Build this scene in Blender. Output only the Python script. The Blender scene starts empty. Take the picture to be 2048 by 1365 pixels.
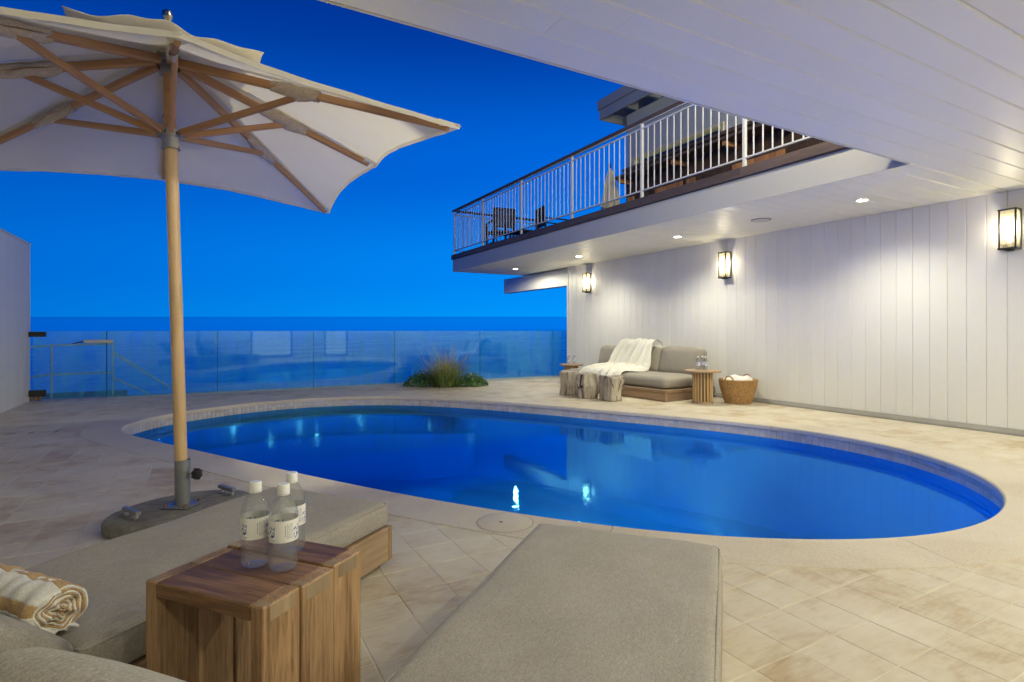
import bpy, math, random
from mathutils import Vector, Matrix

random.seed(7)
sc = bpy.context.scene
col = sc.collection
PI = math.pi
R = math.radians

# ------------------------------------------------------------------ camera
CAM_H = 1.1
YAW = 29.1
cam_d = bpy.data.cameras.new('camera')
cam = bpy.data.objects.new('camera', cam_d)
col.objects.link(cam)
cam.location = (0, 0, CAM_H)
cam.rotation_euler = (R(90), 0, R(-YAW))
cam_d.sensor_width = 36.0
cam_d.lens = 1110.0 / 2048.0 * 36.0
cam_d.shift_y = -20.5 / 2048.0
cam_d.clip_start = 0.05
cam_d.clip_end = 6000
sc.camera = cam

# ------------------------------------------------------------------ world: dusk sky
SKY = 1.0
world = bpy.data.worlds.new('World')
sc.world = world
world.use_nodes = True
wn, wl = world.node_tree.nodes, world.node_tree.links
wn.clear()
w_out = wn.new('ShaderNodeOutputWorld')
w_bg = wn.new('ShaderNodeBackground')
w_tc = wn.new('ShaderNodeTexCoord')
w_sep = wn.new('ShaderNodeSeparateXYZ')
wl.new(w_tc.outputs['Generated'], w_sep.inputs[0])
w_ramp = wn.new('ShaderNodeValToRGB')
w_ramp.color_ramp.interpolation = 'EASE'
els = w_ramp.color_ramp.elements
els[0].position = 0.0
els[0].color = (0.0, 0.335, 1.0, 1)
els[1].position = 1.0
els[1].color = (0.0, 0.008, 0.10, 1)
for p, c in ((0.10, (0.0, 0.265, 0.96, 1)), (0.28, (0.0, 0.145, 0.76, 1)), (0.50, (0.0, 0.045, 0.38, 1)), (0.72, (0.0, 0.018, 0.19, 1))):
    e = els.new(p)
    e.color = c
wl.new(w_sep.outputs['Z'], w_ramp.inputs[0])
# the afterglow sits over the sea, the sky darkens round towards the land
w_dot = wn.new('ShaderNodeVectorMath')
w_dot.operation = 'DOT_PRODUCT'
wl.new(w_tc.outputs['Generated'], w_dot.inputs[0])
w_dot.inputs[1].default_value = (math.sin(R(48)), math.cos(R(48)), 0)
w_map = wn.new('ShaderNodeMapRange')
w_map.inputs['From Min'].default_value = -1.0
w_map.inputs['From Max'].default_value = 1.0
w_map.inputs['To Min'].default_value = 0.0
w_map.inputs['To Max'].default_value = 1.0
wl.new(w_dot.outputs['Value'], w_map.inputs['Value'])
w_pow = wn.new('ShaderNodeMath')
w_pow.operation = 'POWER'
w_pow.inputs[1].default_value = 2.2
wl.new(w_map.outputs[0], w_pow.inputs[0])
w_m2 = wn.new('ShaderNodeMapRange')
w_m2.inputs['To Min'].default_value = 0.55
w_m2.inputs['To Max'].default_value = 1.0
wl.new(w_pow.outputs[0], w_m2.inputs['Value'])
w_mul = wn.new('ShaderNodeMath')
w_mul.operation = 'MULTIPLY'
w_mul.inputs[1].default_value = SKY
wl.new(w_m2.outputs[0], w_mul.inputs[0])
w_away = wn.new('ShaderNodeValToRGB')
w_away.color_ramp.interpolation = 'EASE'
ea = w_away.color_ramp.elements
ea[0].position, ea[0].color = 0.0, (0.0, 0.125, 0.80, 1)
ea[1].position, ea[1].color = 1.0, (0.0, 0.006, 0.09, 1)
for p, c in ((0.10, (0.0, 0.115, 0.76, 1)), (0.28, (0.0, 0.080, 0.60, 1)), (0.50, (0.0, 0.034, 0.34, 1)), (0.72, (0.0, 0.014, 0.17, 1))):
    e = ea.new(p)
    e.color = c
wl.new(w_sep.outputs['Z'], w_away.inputs[0])
w_mx = wn.new('ShaderNodeMix')
w_mx.data_type = 'RGBA'
wl.new(w_pow.outputs[0], w_mx.inputs[0])
wl.new(w_away.outputs[0], w_mx.inputs[6])
wl.new(w_ramp.outputs[0], w_mx.inputs[7])
wl.new(w_mx.outputs[2], w_bg.inputs['Color'])
wl.new(w_mul.outputs[0], w_bg.inputs['Strength'])
wl.new(w_bg.outputs[0], w_out.inputs[0])

sc.view_settings.view_transform = 'Standard'
sc.view_settings.look = 'None'
sc.view_settings.exposure = 0.0
sc.view_settings.gamma = 1.0
sc.view_settings.use_curve_mapping = False
sc.render.engine = 'CYCLES'
sc.cycles.use_denoising = True
try:
    sc.cycles.denoiser = 'OPENIMAGEDENOISE'
except Exception:
    pass
sc.cycles.max_bounces = 8
sc.cycles.diffuse_bounces = 4
sc.cycles.glossy_bounces = 4
sc.cycles.transmission_bounces = 8
sc.cycles.transparent_max_bounces = 24
sc.cycles.caustics_reflective = False
sc.cycles.caustics_refractive = False
sc.cycles.sample_clamp_indirect = 25.0

# the lamps' strengths (each lamp is built further down)
DOWNLIGHT_W = 132.0
PATIO_W = 82.0
LANTERN_W = 9.0
FILL_W = 380.0
POOL_W = 260.0

# ------------------------------------------------------------------ helpers
def tag(o, label=None, cat=None, group=None, kind=None):
    if label: o['label'] = label
    if cat: o['category'] = cat
    if group: o['group'] = group
    if kind: o['kind'] = kind
    return o

def thing(name, label, cat, loc=(0, 0, 0), rz=0.0, group=None):
    o = bpy.data.objects.new(name, None)
    o.empty_display_size = 0.1
    col.objects.link(o)
    o.location = loc
    o.rotation_euler = (0, 0, rz)
    return tag(o, label, cat, group)

def copy_tree(o, parent=None):
    c = o.copy()
    col.objects.link(c)
    c.parent = parent
    for ch in list(o.children):
        copy_tree(ch, c)
    return c

def place(name, mesh, parent=None, loc=(0, 0, 0), rot=(0, 0, 0), scale=(1, 1, 1)):
    o = bpy.data.objects.new(name, mesh)
    col.objects.link(o)
    o.parent = parent
    o.location = loc
    o.rotation_euler = rot
    o.scale = scale
    return o

class MB:
    def __init__(s):
        s.v, s.f = [], []
    def add(s, vs, fs):
        n = len(s.v)
        s.v += [tuple(v) for v in vs]
        s.f += [tuple(i + n for i in f) for f in fs]
        return s
    def box(s, x0, x1, y0, y1, z0, z1, b=0.0, M=None):
        if b <= 0:
            vs = [(x, y, z) for z in (z0, z1) for y in (y0, y1) for x in (x0, x1)]
            fs = [(0, 2, 3, 1), (4, 5, 7, 6), (0, 1, 5, 4), (2, 6, 7, 3), (0, 4, 6, 2), (1, 3, 7, 5)]
        else:
            # chamfered box: 24 vertices
            b = min(b, (x1 - x0) * .49, (y1 - y0) * .49, (z1 - z0) * .49)
            vs, idx = [], {}
            for ix, X in ((0, x0), (1, x1)):
                for iy, Y in ((0, y0), (1, y1)):
                    for iz, Z in ((0, z0), (1, z1)):
                        sx, sy, sz = (1 - 2 * ix), (1 - 2 * iy), (1 - 2 * iz)
                        idx[(ix, iy, iz, 'x')] = len(vs); vs.append((X, Y + sy * b, Z + sz * b))
                        idx[(ix, iy, iz, 'y')] = len(vs); vs.append((X + sx * b, Y, Z + sz * b))
                        idx[(ix, iy, iz, 'z')] = len(vs); vs.append((X + sx * b, Y + sy * b, Z))
            g = lambda a, bb, c, k: idx[(a, bb, c, k)]
            fs = []
            for i in (0, 1):
                q = [g(i, 0, 0, 'x'), g(i, 1, 0, 'x'), g(i, 1, 1, 'x'), g(i, 0, 1, 'x')]
                fs.append(tuple(q if i else q[::-1]))
                q = [g(0, i, 0, 'y'), g(1, i, 0, 'y'), g(1, i, 1, 'y'), g(0, i, 1, 'y')]
                fs.append(tuple(q if not i else q[::-1]))
                q = [g(0, 0, i, 'z'), g(1, 0, i, 'z'), g(1, 1, i, 'z'), g(0, 1, i, 'z')]
                fs.append(tuple(q if i else q[::-1]))
            for i in (0, 1):
                for j in (0, 1):
                    fs.append((g(i, j, 0, 'x'), g(i, j, 1, 'x'), g(i, j, 1, 'y'), g(i, j, 0, 'y')))
                    fs.append((g(i, 0, j, 'x'), g(i, 1, j, 'x'), g(i, 1, j, 'z'), g(i, 0, j, 'z')))
                    fs.append((g(0, i, j, 'y'), g(1, i, j, 'y'), g(1, i, j, 'z'), g(0, i, j, 'z')))
            for a in (0, 1):
                for bb in (0, 1):
                    for c in (0, 1):
                        fs.append((g(a, bb, c, 'x'), g(a, bb, c, 'y'), g(a, bb, c, 'z')))
        if M is not None:
            vs = [tuple(M @ Vector(v)) for v in vs]
        return s.add(vs, fs)
    def bar(s, p, q, w, h, w2=None, h2=None, up=(0, 0, 1), b=0):
        """tapering rectangular bar from p to q"""
        p, q = Vector(p), Vector(q)
        d = (q - p).normalized()
        u = Vector(up)
        if abs(d.dot(u)) > .98: u = Vector((1, 0, 0))
        x = d.cross(u).normalized()
        y = x.cross(d).normalized()
        w2 = w if w2 is None else w2
        h2 = h if h2 is None else h2
        vs = []
        n = 8
        c = .22
        prof = [(-1, -1 + 2 * c), (-1 + 2 * c, -1), (1 - 2 * c, -1), (1, -1 + 2 * c), (1, 1 - 2 * c), (1 - 2 * c, 1), (-1 + 2 * c, 1), (-1, 1 - 2 * c)]
        for P, W, Hh in ((p, w, h), (q, w2, h2)):
            for a, bb in prof:
                vs.append(tuple(P + x * (a * W / 2) + y * (bb * Hh / 2)))
        fs = [(i, (i + 1) % n, n + (i + 1) % n, n + i) for i in range(n)]
        fs += [tuple(range(n))[::-1], tuple(range(n, 2 * n))]
        return s.add(vs, fs)
    def tube(s, pts, r, n=10, closed=False, caps=True):
        pts = [Vector(p) for p in pts]
        m = len(pts)
        rs = r if isinstance(r, (list, tuple)) else [r] * m
        rings = []
        prev = None
        for i, p in enumerate(pts):
            if closed:
                d = pts[(i + 1) % m] - pts[i - 1]
            else:
                d = pts[min(i + 1, m - 1)] - pts[max(i - 1, 0)]
            d.normalize()
            if prev is None:
                a = Vector((0, 0, 1)) if abs(d.z) < .9 else Vector((1, 0, 0))
                x = d.cross(a).normalized()
            else:
                x = (prev - d * prev.dot(d)).normalized()
            y = d.cross(x)
            prev = x
            rings.append([tuple(p + (x * math.cos(2 * PI * k / n) + y * math.sin(2 * PI * k / n)) * rs[i]) for k in range(n)])
        vs = [v for rg in rings for v in rg]
        fs = []
        for i in range(m if closed else m - 1):
            j = (i + 1) % m
            for k in range(n):
                k2 = (k + 1) % n
                fs.append((i * n + k, i * n + k2, j * n + k2, j * n + k))
        if caps and not closed:
            fs.append(tuple(range(n))[::-1])
            fs.append(tuple(range((m - 1) * n, m * n)))
        return s.add(vs, fs)
    def lathe(s, prof, n=24, c=(0, 0, 0), sx=1.0, sy=1.0):
        """prof: list of (r, z)"""
        vs, fs, rows = [], [], []
        for r, z in prof:
            if r < 1e-6:
                rows.append([len(vs)] * n)
                vs.append((c[0], c[1], c[2] + z))
            else:
                rows.append(list(range(len(vs), len(vs) + n)))
                vs += [(c[0] + sx * r * math.cos(2 * PI * k / n), c[1] + sy * r * math.sin(2 * PI * k / n), c[2] + z) for k in range(n)]
        for a, b in zip(rows, rows[1:]):
            for k in range(n):
                k2 = (k + 1) % n
                f = []
                for i in (a[k], a[k2], b[k2], b[k]):
                    if i not in f: f.append(i)
                if len(f) > 2: fs.append(tuple(f))
        return s.add(vs, fs)
    def grid(s, fn, nu, nv):
        vs = [tuple(fn(i / nu, j / nv)) for j in range(nv + 1) for i in range(nu + 1)]
        fs = [(j * (nu + 1) + i, j * (nu + 1) + i + 1, (j + 1) * (nu + 1) + i + 1, (j + 1) * (nu + 1) + i) for j in range(nv) for i in range(nu)]
        return s.add(vs, fs)
    def cushion(s, x0, x1, y0, y1, z0, z1, r=.03, puff=.012, n=(26, 16, 5), M=None, seed=0):
        """soft rounded box"""
        cx, cy, cz = (x0 + x1) / 2, (y0 + y1) / 2, (z0 + z1) / 2
        hx, hy, hz = (x1 - x0) / 2, (y1 - y0) / 2, (z1 - z0) / 2
        r = min(r, hz * .95)
        rnd = random.Random(seed)
        ph = [rnd.uniform(0, 6) for _ in range(6)]
        pos, fs, vs = {}, [], []
        def key(a, b, c):
            k = (a, b, c)
            if k not in pos:
                def ax(t, m, h):  # denser towards the ends
                    u = 2 * t / m - 1
                    return h * math.copysign(abs(u) ** .75, u) if abs(u) > 0 else 0
                p = Vector((ax(a, n[0], hx), ax(b, n[1], hy), ax(c, n[2], hz)))
                q = Vector((max(-hx + r, min(hx - r, p.x)), max(-hy + r, min(hy - r, p.y)), max(-hz + r, min(hz - r, p.z))))
                d = p - q
                if d.length > 1e-9:
                    p = q + d.normalized() * r
                fx, fy, fz = p.x / hx, p.y / hy, p.z / hz
                bul = (1 - fx ** 4) * (1 - fy ** 4)
                p.z += puff * bul * fz * (1 + .25 * math.sin(5 * fx + ph[0]) * math.sin(4 * fy + ph[1]))
                p.y += puff * .8 * (1 - fx ** 4) * (1 - fz ** 2) * fy
                p.x += puff * .8 * (1 - fy ** 4) * (1 - fz ** 2) * fx
                p.z += .0035 * math.sin(7 * fx + ph[2]) * math.sin(6 * fy + ph[3])
                w = p + Vector((cx, cy, cz))
                if M is not None: w = M @ w
                pos[k] = len(vs)
                vs.append(tuple(w))
            return pos[k]
        for c, flip in ((0, True), (n[2], False)):
            for a in range(n[0]):
                for b in range(n[1]):
                    q = (key(a, b, c), key(a + 1, b, c), key(a + 1, b + 1, c), key(a, b + 1, c))
                    fs.append(q[::-1] if flip else q)
        for b, flip in ((0, False), (n[1], True)):
            for a in range(n[0]):
                for c in range(n[2]):
                    q = (key(a, b, c), key(a + 1, b, c), key(a + 1, b, c + 1), key(a, b, c + 1))
                    fs.append(q[::-1] if flip else q)
        for a, flip in ((0, True), (n[0], False)):
            for b in range(n[1]):
                for c in range(n[2]):
                    q = (key(a, b, c), key(a, b + 1, c), key(a, b + 1, c + 1), key(a, b, c + 1))
                    fs.append(q[::-1] if flip else q)
        return s.add(vs, fs)
    def mesh(s, name, mat, smooth=False):
        me = bpy.data.meshes.new(name)
        me.from_pydata(s.v, [], s.f)
        me.update()
        if mat is not None:
            me.materials.append(M[mat] if isinstance(mat, str) else mat)
        if smooth:
            me.polygons.foreach_set('use_smooth', [True] * len(me.polygons))
            if smooth != 'all':
                try:
                    me.set_sharp_from_angle(angle=R(35))
                except Exception:
                    pass
        return me
    def build(s, name, mat, parent=None, smooth=False, loc=(0, 0, 0), rot=(0, 0, 0)):
        return place(name, s.mesh(name, mat, smooth), parent, loc, rot)

# ------------------------------------------------------------------ materials
M = {}
class NT:
    """small node-tree builder"""
    def __init__(s, name):
        s.m = bpy.data.materials.new(name)
        s.m.use_nodes = True
        s.n, s.l = s.m.node_tree.nodes, s.m.node_tree.links
        s.n.clear()
        s.out = s.n.new('ShaderNodeOutputMaterial')
        s.tc = s.n.new('ShaderNodeTexCoord')
        s.geo = s.n.new('ShaderNodeNewGeometry')
        s.oi = s.n.new('ShaderNodeObjectInfo')
        M[name] = s.m
    def L(s, a, b):
        s.l.new(a, b)
    def vec(s, space='Object', scale=(1, 1, 1), jitter=0.0, rot=(0, 0, 0)):
        src = s.geo.outputs['Position'] if space == 'World' else s.tc.outputs[space]
        if jitter:
            a = s.n.new('ShaderNodeVectorMath'); a.operation = 'ADD'
            m = s.n.new('ShaderNodeMath'); m.operation = 'MULTIPLY'
            m.inputs[1].default_value = jitter
            s.L(s.oi.outputs['Random'], m.inputs[0])
            s.L(src, a.inputs[0]); s.L(m.outputs[0], a.inputs[1])
            src = a.outputs[0]
        mp = s.n.new('ShaderNodeMapping')
        mp.inputs['Scale'].default_value = scale
        mp.inputs['Rotation'].default_value = rot
        s.L(src, mp.inputs[0])
        return mp.outputs[0]
    def noise(s, v, scale=5, detail=4, rough=.55, dist=0.0):
        t = s.n.new('ShaderNodeTexNoise')
        t.inputs['Scale'].default_value = scale
        t.inputs['Detail'].default_value = detail
        t.inputs['Roughness'].default_value = rough
        t.inputs['Distortion'].default_value = dist
        s.L(v, t.inputs['Vector'])
        return t.outputs['Fac']
    def voro(s, v, scale=5, feature='F1', out='Distance'):
        t = s.n.new('ShaderNodeTexVoronoi')
        t.feature = feature
        t.inputs['Scale'].default_value = scale
        s.L(v, t.inputs['Vector'])
        return t.outputs[out]
    def wave(s, v, scale=5, dist=2, detail=2, direction='X', profile='SIN'):
        t = s.n.new('ShaderNodeTexWave')
        t.bands_direction = direction
        t.wave_profile = profile
        t.inputs['Scale'].default_value = scale
        t.inputs['Distortion'].default_value = dist
        t.inputs['Detail'].default_value = detail
        s.L(v, t.inputs['Vector'])
        return t.outputs['Fac']
    def ramp(s, fac, stops, interp='LINEAR'):
        r = s.n.new('ShaderNodeValToRGB')
        r.color_ramp.interpolation = interp
        e = r.color_ramp.elements
        e[0].position, e[0].color = stops[0][0], (*stops[0][1], 1)
        e[1].position, e[1].color = stops[-1][0], (*stops[-1][1], 1)
        for p, c in stops[1:-1]:
            x = e.new(p); x.color = (*c, 1)
        s.L(fac, r.inputs[0])
        return r.outputs[0]
    def mix(s, fac, a, b, mode='MIX'):
        x = s.n.new('ShaderNodeMix'); x.data_type = 'RGBA'; x.blend_type = mode
        s.put(x.inputs[0], fac); s.put(x.inputs[6], a); s.put(x.inputs[7], b)
        return x.outputs[2]
    def put(s, sock, v):
        if isinstance(v, (int, float)): sock.default_value = v
        elif isinstance(v, (tuple, list)): sock.default_value = (*v, 1) if len(v) == 3 and len(sock.default_value) == 4 else v
        else: s.L(v, sock)
    def math(s, op, a, b=0.0, clamp=False):
        x = s.n.new('ShaderNodeMath'); x.operation = op; x.use_clamp = clamp
        s.put(x.inputs[0], a); s.put(x.inputs[1], b)
        return x.outputs[0]
    def bump(s, h, strength=.3, dist=.01):
        b = s.n.new('ShaderNodeBump')
        b.inputs['Strength'].default_value = strength
        b.inputs['Distance'].default_value = dist
        s.L(h, b.inputs['Height'])
        return b.outputs[0]
    def pbr(s, colr, rough=.5, normal=None, metal=0.0, spec=.5, **kw):
        p = s.n.new('ShaderNodeBsdfPrincipled')
        s.put(p.inputs['Base Color'], colr)
        s.put(p.inputs['Roughness'], rough)
        p.inputs['Metallic'].default_value = metal
        p.inputs['Specular IOR Level'].default_value = spec
        for k, v in kw.items():
            s.put(p.inputs[k.replace('_', ' ')], v)
        if normal is not None: s.L(normal, p.inputs['Normal'])
        s.L(p.outputs[0], s.out.inputs[0])
        return p
    def surf(s, sh):
        s.L(sh, s.out.inputs[0])
    def node(s, t, **kw):
        x = s.n.new(t)
        for k, v in kw.items():
            s.put(x.inputs[k], v)
        return x
    def mixsh(s, fac, a, b):
        x = s.n.new('ShaderNodeMixShader')
        s.put(x.inputs[0], fac); s.L(a, x.inputs[1]); s.L(b, x.inputs[2])
        return x.outputs[0]

def paint(name, c, rough=.35, var=.04, bumps=.05, jit=True):
    t = NT(name)
    v = t.vec('World')
    n1 = t.noise(v, 2.2, 5, .6)
    n2 = t.noise(t.vec('World', (14, 14, 2)), 3, 4)
    f = t.math('ADD', t.math('MULTIPLY', n1, .7), t.math('MULTIPLY', n2, .3))
    c0 = tuple(x * (1 - var * 1.8) for x in c)
    c1 = tuple(min(1, x * (1 + var)) for x in c)
    colr = t.ramp(f, [(.3, c0), (.7, c1)])
    if jit:
        colr = t.mix(.5, colr, t.ramp(t.oi.outputs['Random'], [(0, tuple(x * .965 for x in c)), (1, c1)]))
    rg = t.math('ADD', t.math('MULTIPLY', n2, .16), rough - .08)
    t.pbr(colr, rg, t.bump(t.noise(t.vec('World', (1.5, 1.5, 1.5)), 3, 3), bumps, .003))
    return t

def wood(name, dark, mid, light, axis='X', rough=.55, scale=1.0, contrast=1.0, ring=.5):
    t = NT(name)
    sc_ = {'X': (1.6, 22, 22), 'Y': (22, 1.6, 22), 'Z': (22, 22, 1.6)}[axis]
    sc_ = tuple(x * scale for x in sc_)
    v = t.vec('Object', sc_, jitter=9.0)
    big = t.noise(t.vec('Object', tuple(x * .35 for x in sc_), jitter=5.0), 1.0, 3, .5, .6)
    fine = t.noise(v, 3.2, 6, .65, .3)
    rv = t.vec('Object', tuple(x * (.55 if x > 5 else .45) for x in sc_), jitter=4.0)
    rn = t.noise(rv, .55, 2, .5, .25)
    rings = t.math('ADD', t.math('MULTIPLY', t.math('SINE', t.math('MULTIPLY', rn, 70.0)), .42), .5)
    f = t.math('ADD', t.math('MULTIPLY', fine, .55), t.math('MULTIPLY', big, .45))
    f = t.math('ADD', t.math('MULTIPLY', f, 1 - .35 * ring), t.math('MULTIPLY', rings, .35 * ring))
    colr = t.ramp(f, [(.5 - .22 / contrast, dark), (.5, mid), (.5 + .22 / contrast, light)])
    tint = t.ramp(t.oi.outputs['Random'], [(0, (.80, .78, .76)), (.5, (.96, .96, .95)), (1, (1.1, 1.06, 1.0))])
    colr = t.mix(1.0, colr, tint, 'MULTIPLY')
    rg = t.math('ADD', t.math('MULTIPLY', fine, .25), rough - .12)
    t.pbr(colr, rg, t.bump(fine, .22, .002))
    return t

paint('white_board', (.76, .76, .755), .40, .03)
paint('ceiling_paint', (.775, .77, .665), .42, .025)
paint('grey_fascia', (.55, .54, .50), .42, .05)
paint('blue_grey_wall', (.42, .46, .49), .55, .04)  # blue-grey paint of the upper storey
paint('rail_white', (.74, .75, .75), .38, .02, jit=False)
paint('left_board', (.68, .665, .63), .5, .05)
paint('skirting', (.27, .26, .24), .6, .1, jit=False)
paint('roof_paint', (.30, .325, .34), .5, .06)

def m_tile(name, island):
    t = NT(name)
    rnd = t.geo.outputs['Random Per Island'] if island else t.oi.outputs['Random']
    v = t.vec('World')
    stain = t.noise(v, 1.15, 5, .62, .4)
    blot = t.noise(t.vec('World', (1, 1, 1), rot=(0, 0, .5)), 4.6, 6, .62, .5)
    vein = t.noise(t.vec('World', (5, 24, 5), rot=(0, 0, .12)), 1.6, 6, .62, .8)
    pit = t.voro(t.vec('World', (60, 120, 60)), 1.0)
    f = t.math('ADD', t.math('MULTIPLY', stain, .42), t.math('MULTIPLY', blot, .38))
    f = t.math('ADD', f, t.math('MULTIPLY', vein, .26))
    f = t.math('ADD', f, t.math('MULTIPLY', t.math('SUBTRACT', rnd, .5), .085))
    colr = t.ramp(f, [(.34, (.36, .255, .155)), (.44, (.48, .39, .275)), (.52, (.575, .515, .405)), (.67, (.66, .615, .525))])
    spot = t.ramp(pit, [(.04, (.5, .42, .34)), (.10, (1, 1, 1))])
    sel = t.ramp(t.noise(v, 7, 3), [(.55, (0, 0, 0)), (.7, (1, 1, 1))])
    colr = t.mix(t.math('MULTIPLY', sel, .6), colr, t.mix(1.0, colr, spot, 'MULTIPLY'))
    rg = t.math('ADD', t.math('MULTIPLY', vein, .28), .40)
    h = t.math('ADD', t.math('MULTIPLY', vein, .7), t.math('MULTIPLY', pit, .3))
    t.pbr(colr, rg, t.bump(h, .10, .003), spec=.4)
m_tile('stone_tile', False)
m_tile('stone_tile_far', True)

t = NT('grout')
t.pbr(t.ramp(t.noise(t.vec('World'), 5, 4), [(.3, (.58, .52, .43)), (.7, (.70, .65, .56))]), .85)

t = NT('coping_stone')
v = t.vec('World')
f = t.math('ADD', t.math('MULTIPLY', t.noise(v, 1.6, 5, .6, .5), .5), t.math('MULTIPLY', t.noise(t.vec('World', (30, 75, 30), rot=(0, 0, .4)), 1.2, 5, .7), .5))
colr = t.ramp(f, [(.3, (.47, .40, .305)), (.5, (.60, .54, .435)), (.7, (.68, .63, .54))])
pit = t.ramp(t.noise(t.vec('World', (70, 150, 70), rot=(0, 0, .3)), 1.0, 3), [(.30, (.62, .58, .52)), (.40, (1, 1, 1))])
colr = t.mix(.7, colr, t.mix(1.0, colr, pit, 'MULTIPLY'))
t.pbr(colr, t.math('ADD', t.math('MULTIPLY', f, .2), .42), t.bump(f, .09, .003), spec=.4)

t = NT('pool_tile')
v = t.vec('World')
c_ = t.ramp(t.geo.outputs['Random Per Island'], [(0, (.47, .44, .39)), (1, (.58, .55, .49))])
t.pbr(c_, .28, t.bump(t.noise(v, 40, 3), .05, .002))

t = NT('pool_plaster')
v = t.vec('World')
t.pbr(t.ramp(t.noise(v, 1.3, 4), [(.35, (.30, .56, .93)), (.7, (.38, .64, .97))]), .7)

t = NT('pool_water')
v = t.vec('World', (1.0, 1.0, 1.0), rot=(0, 0, R(-29)))
w1 = t.noise(t.vec('World', (9, 17, 7), rot=(0, 0, R(29))), 1.0, 3, .5, .4)
w2 = t.noise(t.vec('World', (1.1, 2.0, 1), rot=(0, 0, R(20))), 1.0, 2, .5, .3)
region = t.ramp(t.noise(t.vec('World', (.35, .35, .35)), 1.0, 2), [(.35, (.25, .25, .25)), (.65, (1, 1, 1))])
b1 = t.n.new('ShaderNodeBump'); b1.inputs['Strength'].default_value = .13; b1.inputs['Distance'].default_value = .012
t.L(t.math('MULTIPLY', w1, region), b1.inputs['Height'])
b2 = t.n.new('ShaderNodeBump'); b2.inputs['Strength'].default_value = .03; b2.inputs['Distance'].default_value = .05
t.L(w2, b2.inputs['Height']); t.L(b1.outputs[0], b2.inputs['Normal'])
fr = t.node('ShaderNodeFresnel', IOR=1.34); t.L(b2.outputs[0], fr.inputs['Normal'])
gl = t.node('ShaderNodeBsdfGlossy', Roughness=.02, Color=(.13, .64, 1.0)); t.L(b2.outputs[0], gl.inputs['Normal'])  # blue put into the gloss colour so wall reflections read blue
tr = t.node('ShaderNodeBsdfTransparent', Color=(.07, .60, 1.0))
t.surf(t.mixsh(fr.outputs[0], tr.outputs[0], gl.outputs[0]))

def schlick(t, f0=.04):
    d = t.n.new('ShaderNodeVectorMath'); d.operation = 'DOT_PRODUCT'
    t.L(t.geo.outputs['Incoming'], d.inputs[0]); t.L(t.geo.outputs['Normal'], d.inputs[1])
    a = t.math('ABSOLUTE', d.outputs['Value'])
    p = t.math('POWER', t.math('SUBTRACT', 1.0, a, True), 5.0)
    return t.math('ADD', t.math('MULTIPLY', p, 1 - f0), f0)

t = NT('fence_glass')
tr = t.node('ShaderNodeBsdfTransparent', Color=(.86, .95, .96))
gl = t.node('ShaderNodeBsdfGlossy', Roughness=.03, Color=(.55, .92, 1.0))
film = t.node('ShaderNodeBsdfDiffuse', Color=(.05, .55, .85))
salt = t.ramp(t.noise(t.vec('World', (3, 3, .6)), 2.0, 5, .65), [(.34, (.02, .02, .02)), (.66, (.22, .22, .22))])
base = t.mixsh(salt, tr.outputs[0], film.outputs[0])
t.surf(t.mixsh(schlick(t, .075), base, gl.outputs[0]))

t = NT('glass_edge')
t.pbr((.01, .09, .12), .2)

t = NT('window_glass')
tr = t.node('ShaderNodeBsdfTransparent', Color=(.9, .95, .95))
gl = t.node('ShaderNodeBsdfGlossy', Roughness=.01)
t.surf(t.mixsh(schlick(t, .05), tr.outputs[0], gl.outputs[0]))

t = NT('sea')
v = t.vec('World')
surf_ = t.noise(t.vec('World', (.035, .10, .05), rot=(0, 0, R(8))), 1.0, 6, .60, 1.2)
sepx = t.n.new('ShaderNodeSeparateXYZ'); t.L(t.geo.outputs['Position'], sepx.inputs[0])
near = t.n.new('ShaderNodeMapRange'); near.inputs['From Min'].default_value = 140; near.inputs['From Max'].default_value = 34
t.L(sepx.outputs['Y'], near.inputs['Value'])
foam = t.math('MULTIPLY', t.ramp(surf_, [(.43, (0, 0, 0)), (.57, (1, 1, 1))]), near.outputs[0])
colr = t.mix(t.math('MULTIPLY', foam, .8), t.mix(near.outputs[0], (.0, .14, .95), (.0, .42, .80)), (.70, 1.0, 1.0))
swell = t.noise(t.vec('World', (.25, .8, .5)), 1.0, 5, .6)
nb = t.bump(swell, .05, .2)
df = t.node('ShaderNodeBsdfDiffuse', Color=colr); t.L(nb, df.inputs['Normal'])
gl = t.node('ShaderNodeBsdfGlossy', Roughness=.05, Color=(.5, .80, 1.0)); t.L(nb, gl.inputs['Normal'])
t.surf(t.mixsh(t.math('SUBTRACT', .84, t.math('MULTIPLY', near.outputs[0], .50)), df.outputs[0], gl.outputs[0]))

t = NT('sand')
t.pbr(t.ramp(t.noise(t.vec('World'), 2, 6, .7), [(.3, (.10, .09, .075)), (.7, (.22, .19, .15))]), .9)

def fabric(name, a, b, c, scale=420, bumpy=.25, streak=(1, 1.0, 1)):
    t = NT(name)
    n1 = t.noise(t.vec('Object', streak), scale, 2, .6)
    n2 = t.noise(t.vec('Object', (streak[1], streak[0], 1)), scale * .55, 3, .7)
    n3 = t.noise(t.vec('Object'), 7, 4, .6)
    n4 = t.noise(t.vec('Object', (1, 3.2, 1), rot=(0, 0, .2)), scale * .16, 3, .75)
    f = t.math('ADD', t.math('MULTIPLY', n1, .38), t.math('MULTIPLY', n2, .25))
    f = t.math('ADD', f, t.math('MULTIPLY', n4, .27))
    f = t.math('ADD', f, t.math('MULTIPLY', n3, .10))
    colr = t.ramp(f, [(.38, a), (.5, b), (.62, c)])
    h = t.math('ADD', t.math('MULTIPLY', f, .6), t.math('MULTIPLY', n3, .4))
    t.pbr(colr, .92, t.bump(h, bumpy, .004), spec=.15, Sheen_Weight=.12)
fabric('taupe_fabric', (.25, .23, .205), (.35, .325, .29), (.47, .44, .40), 420)
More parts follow.
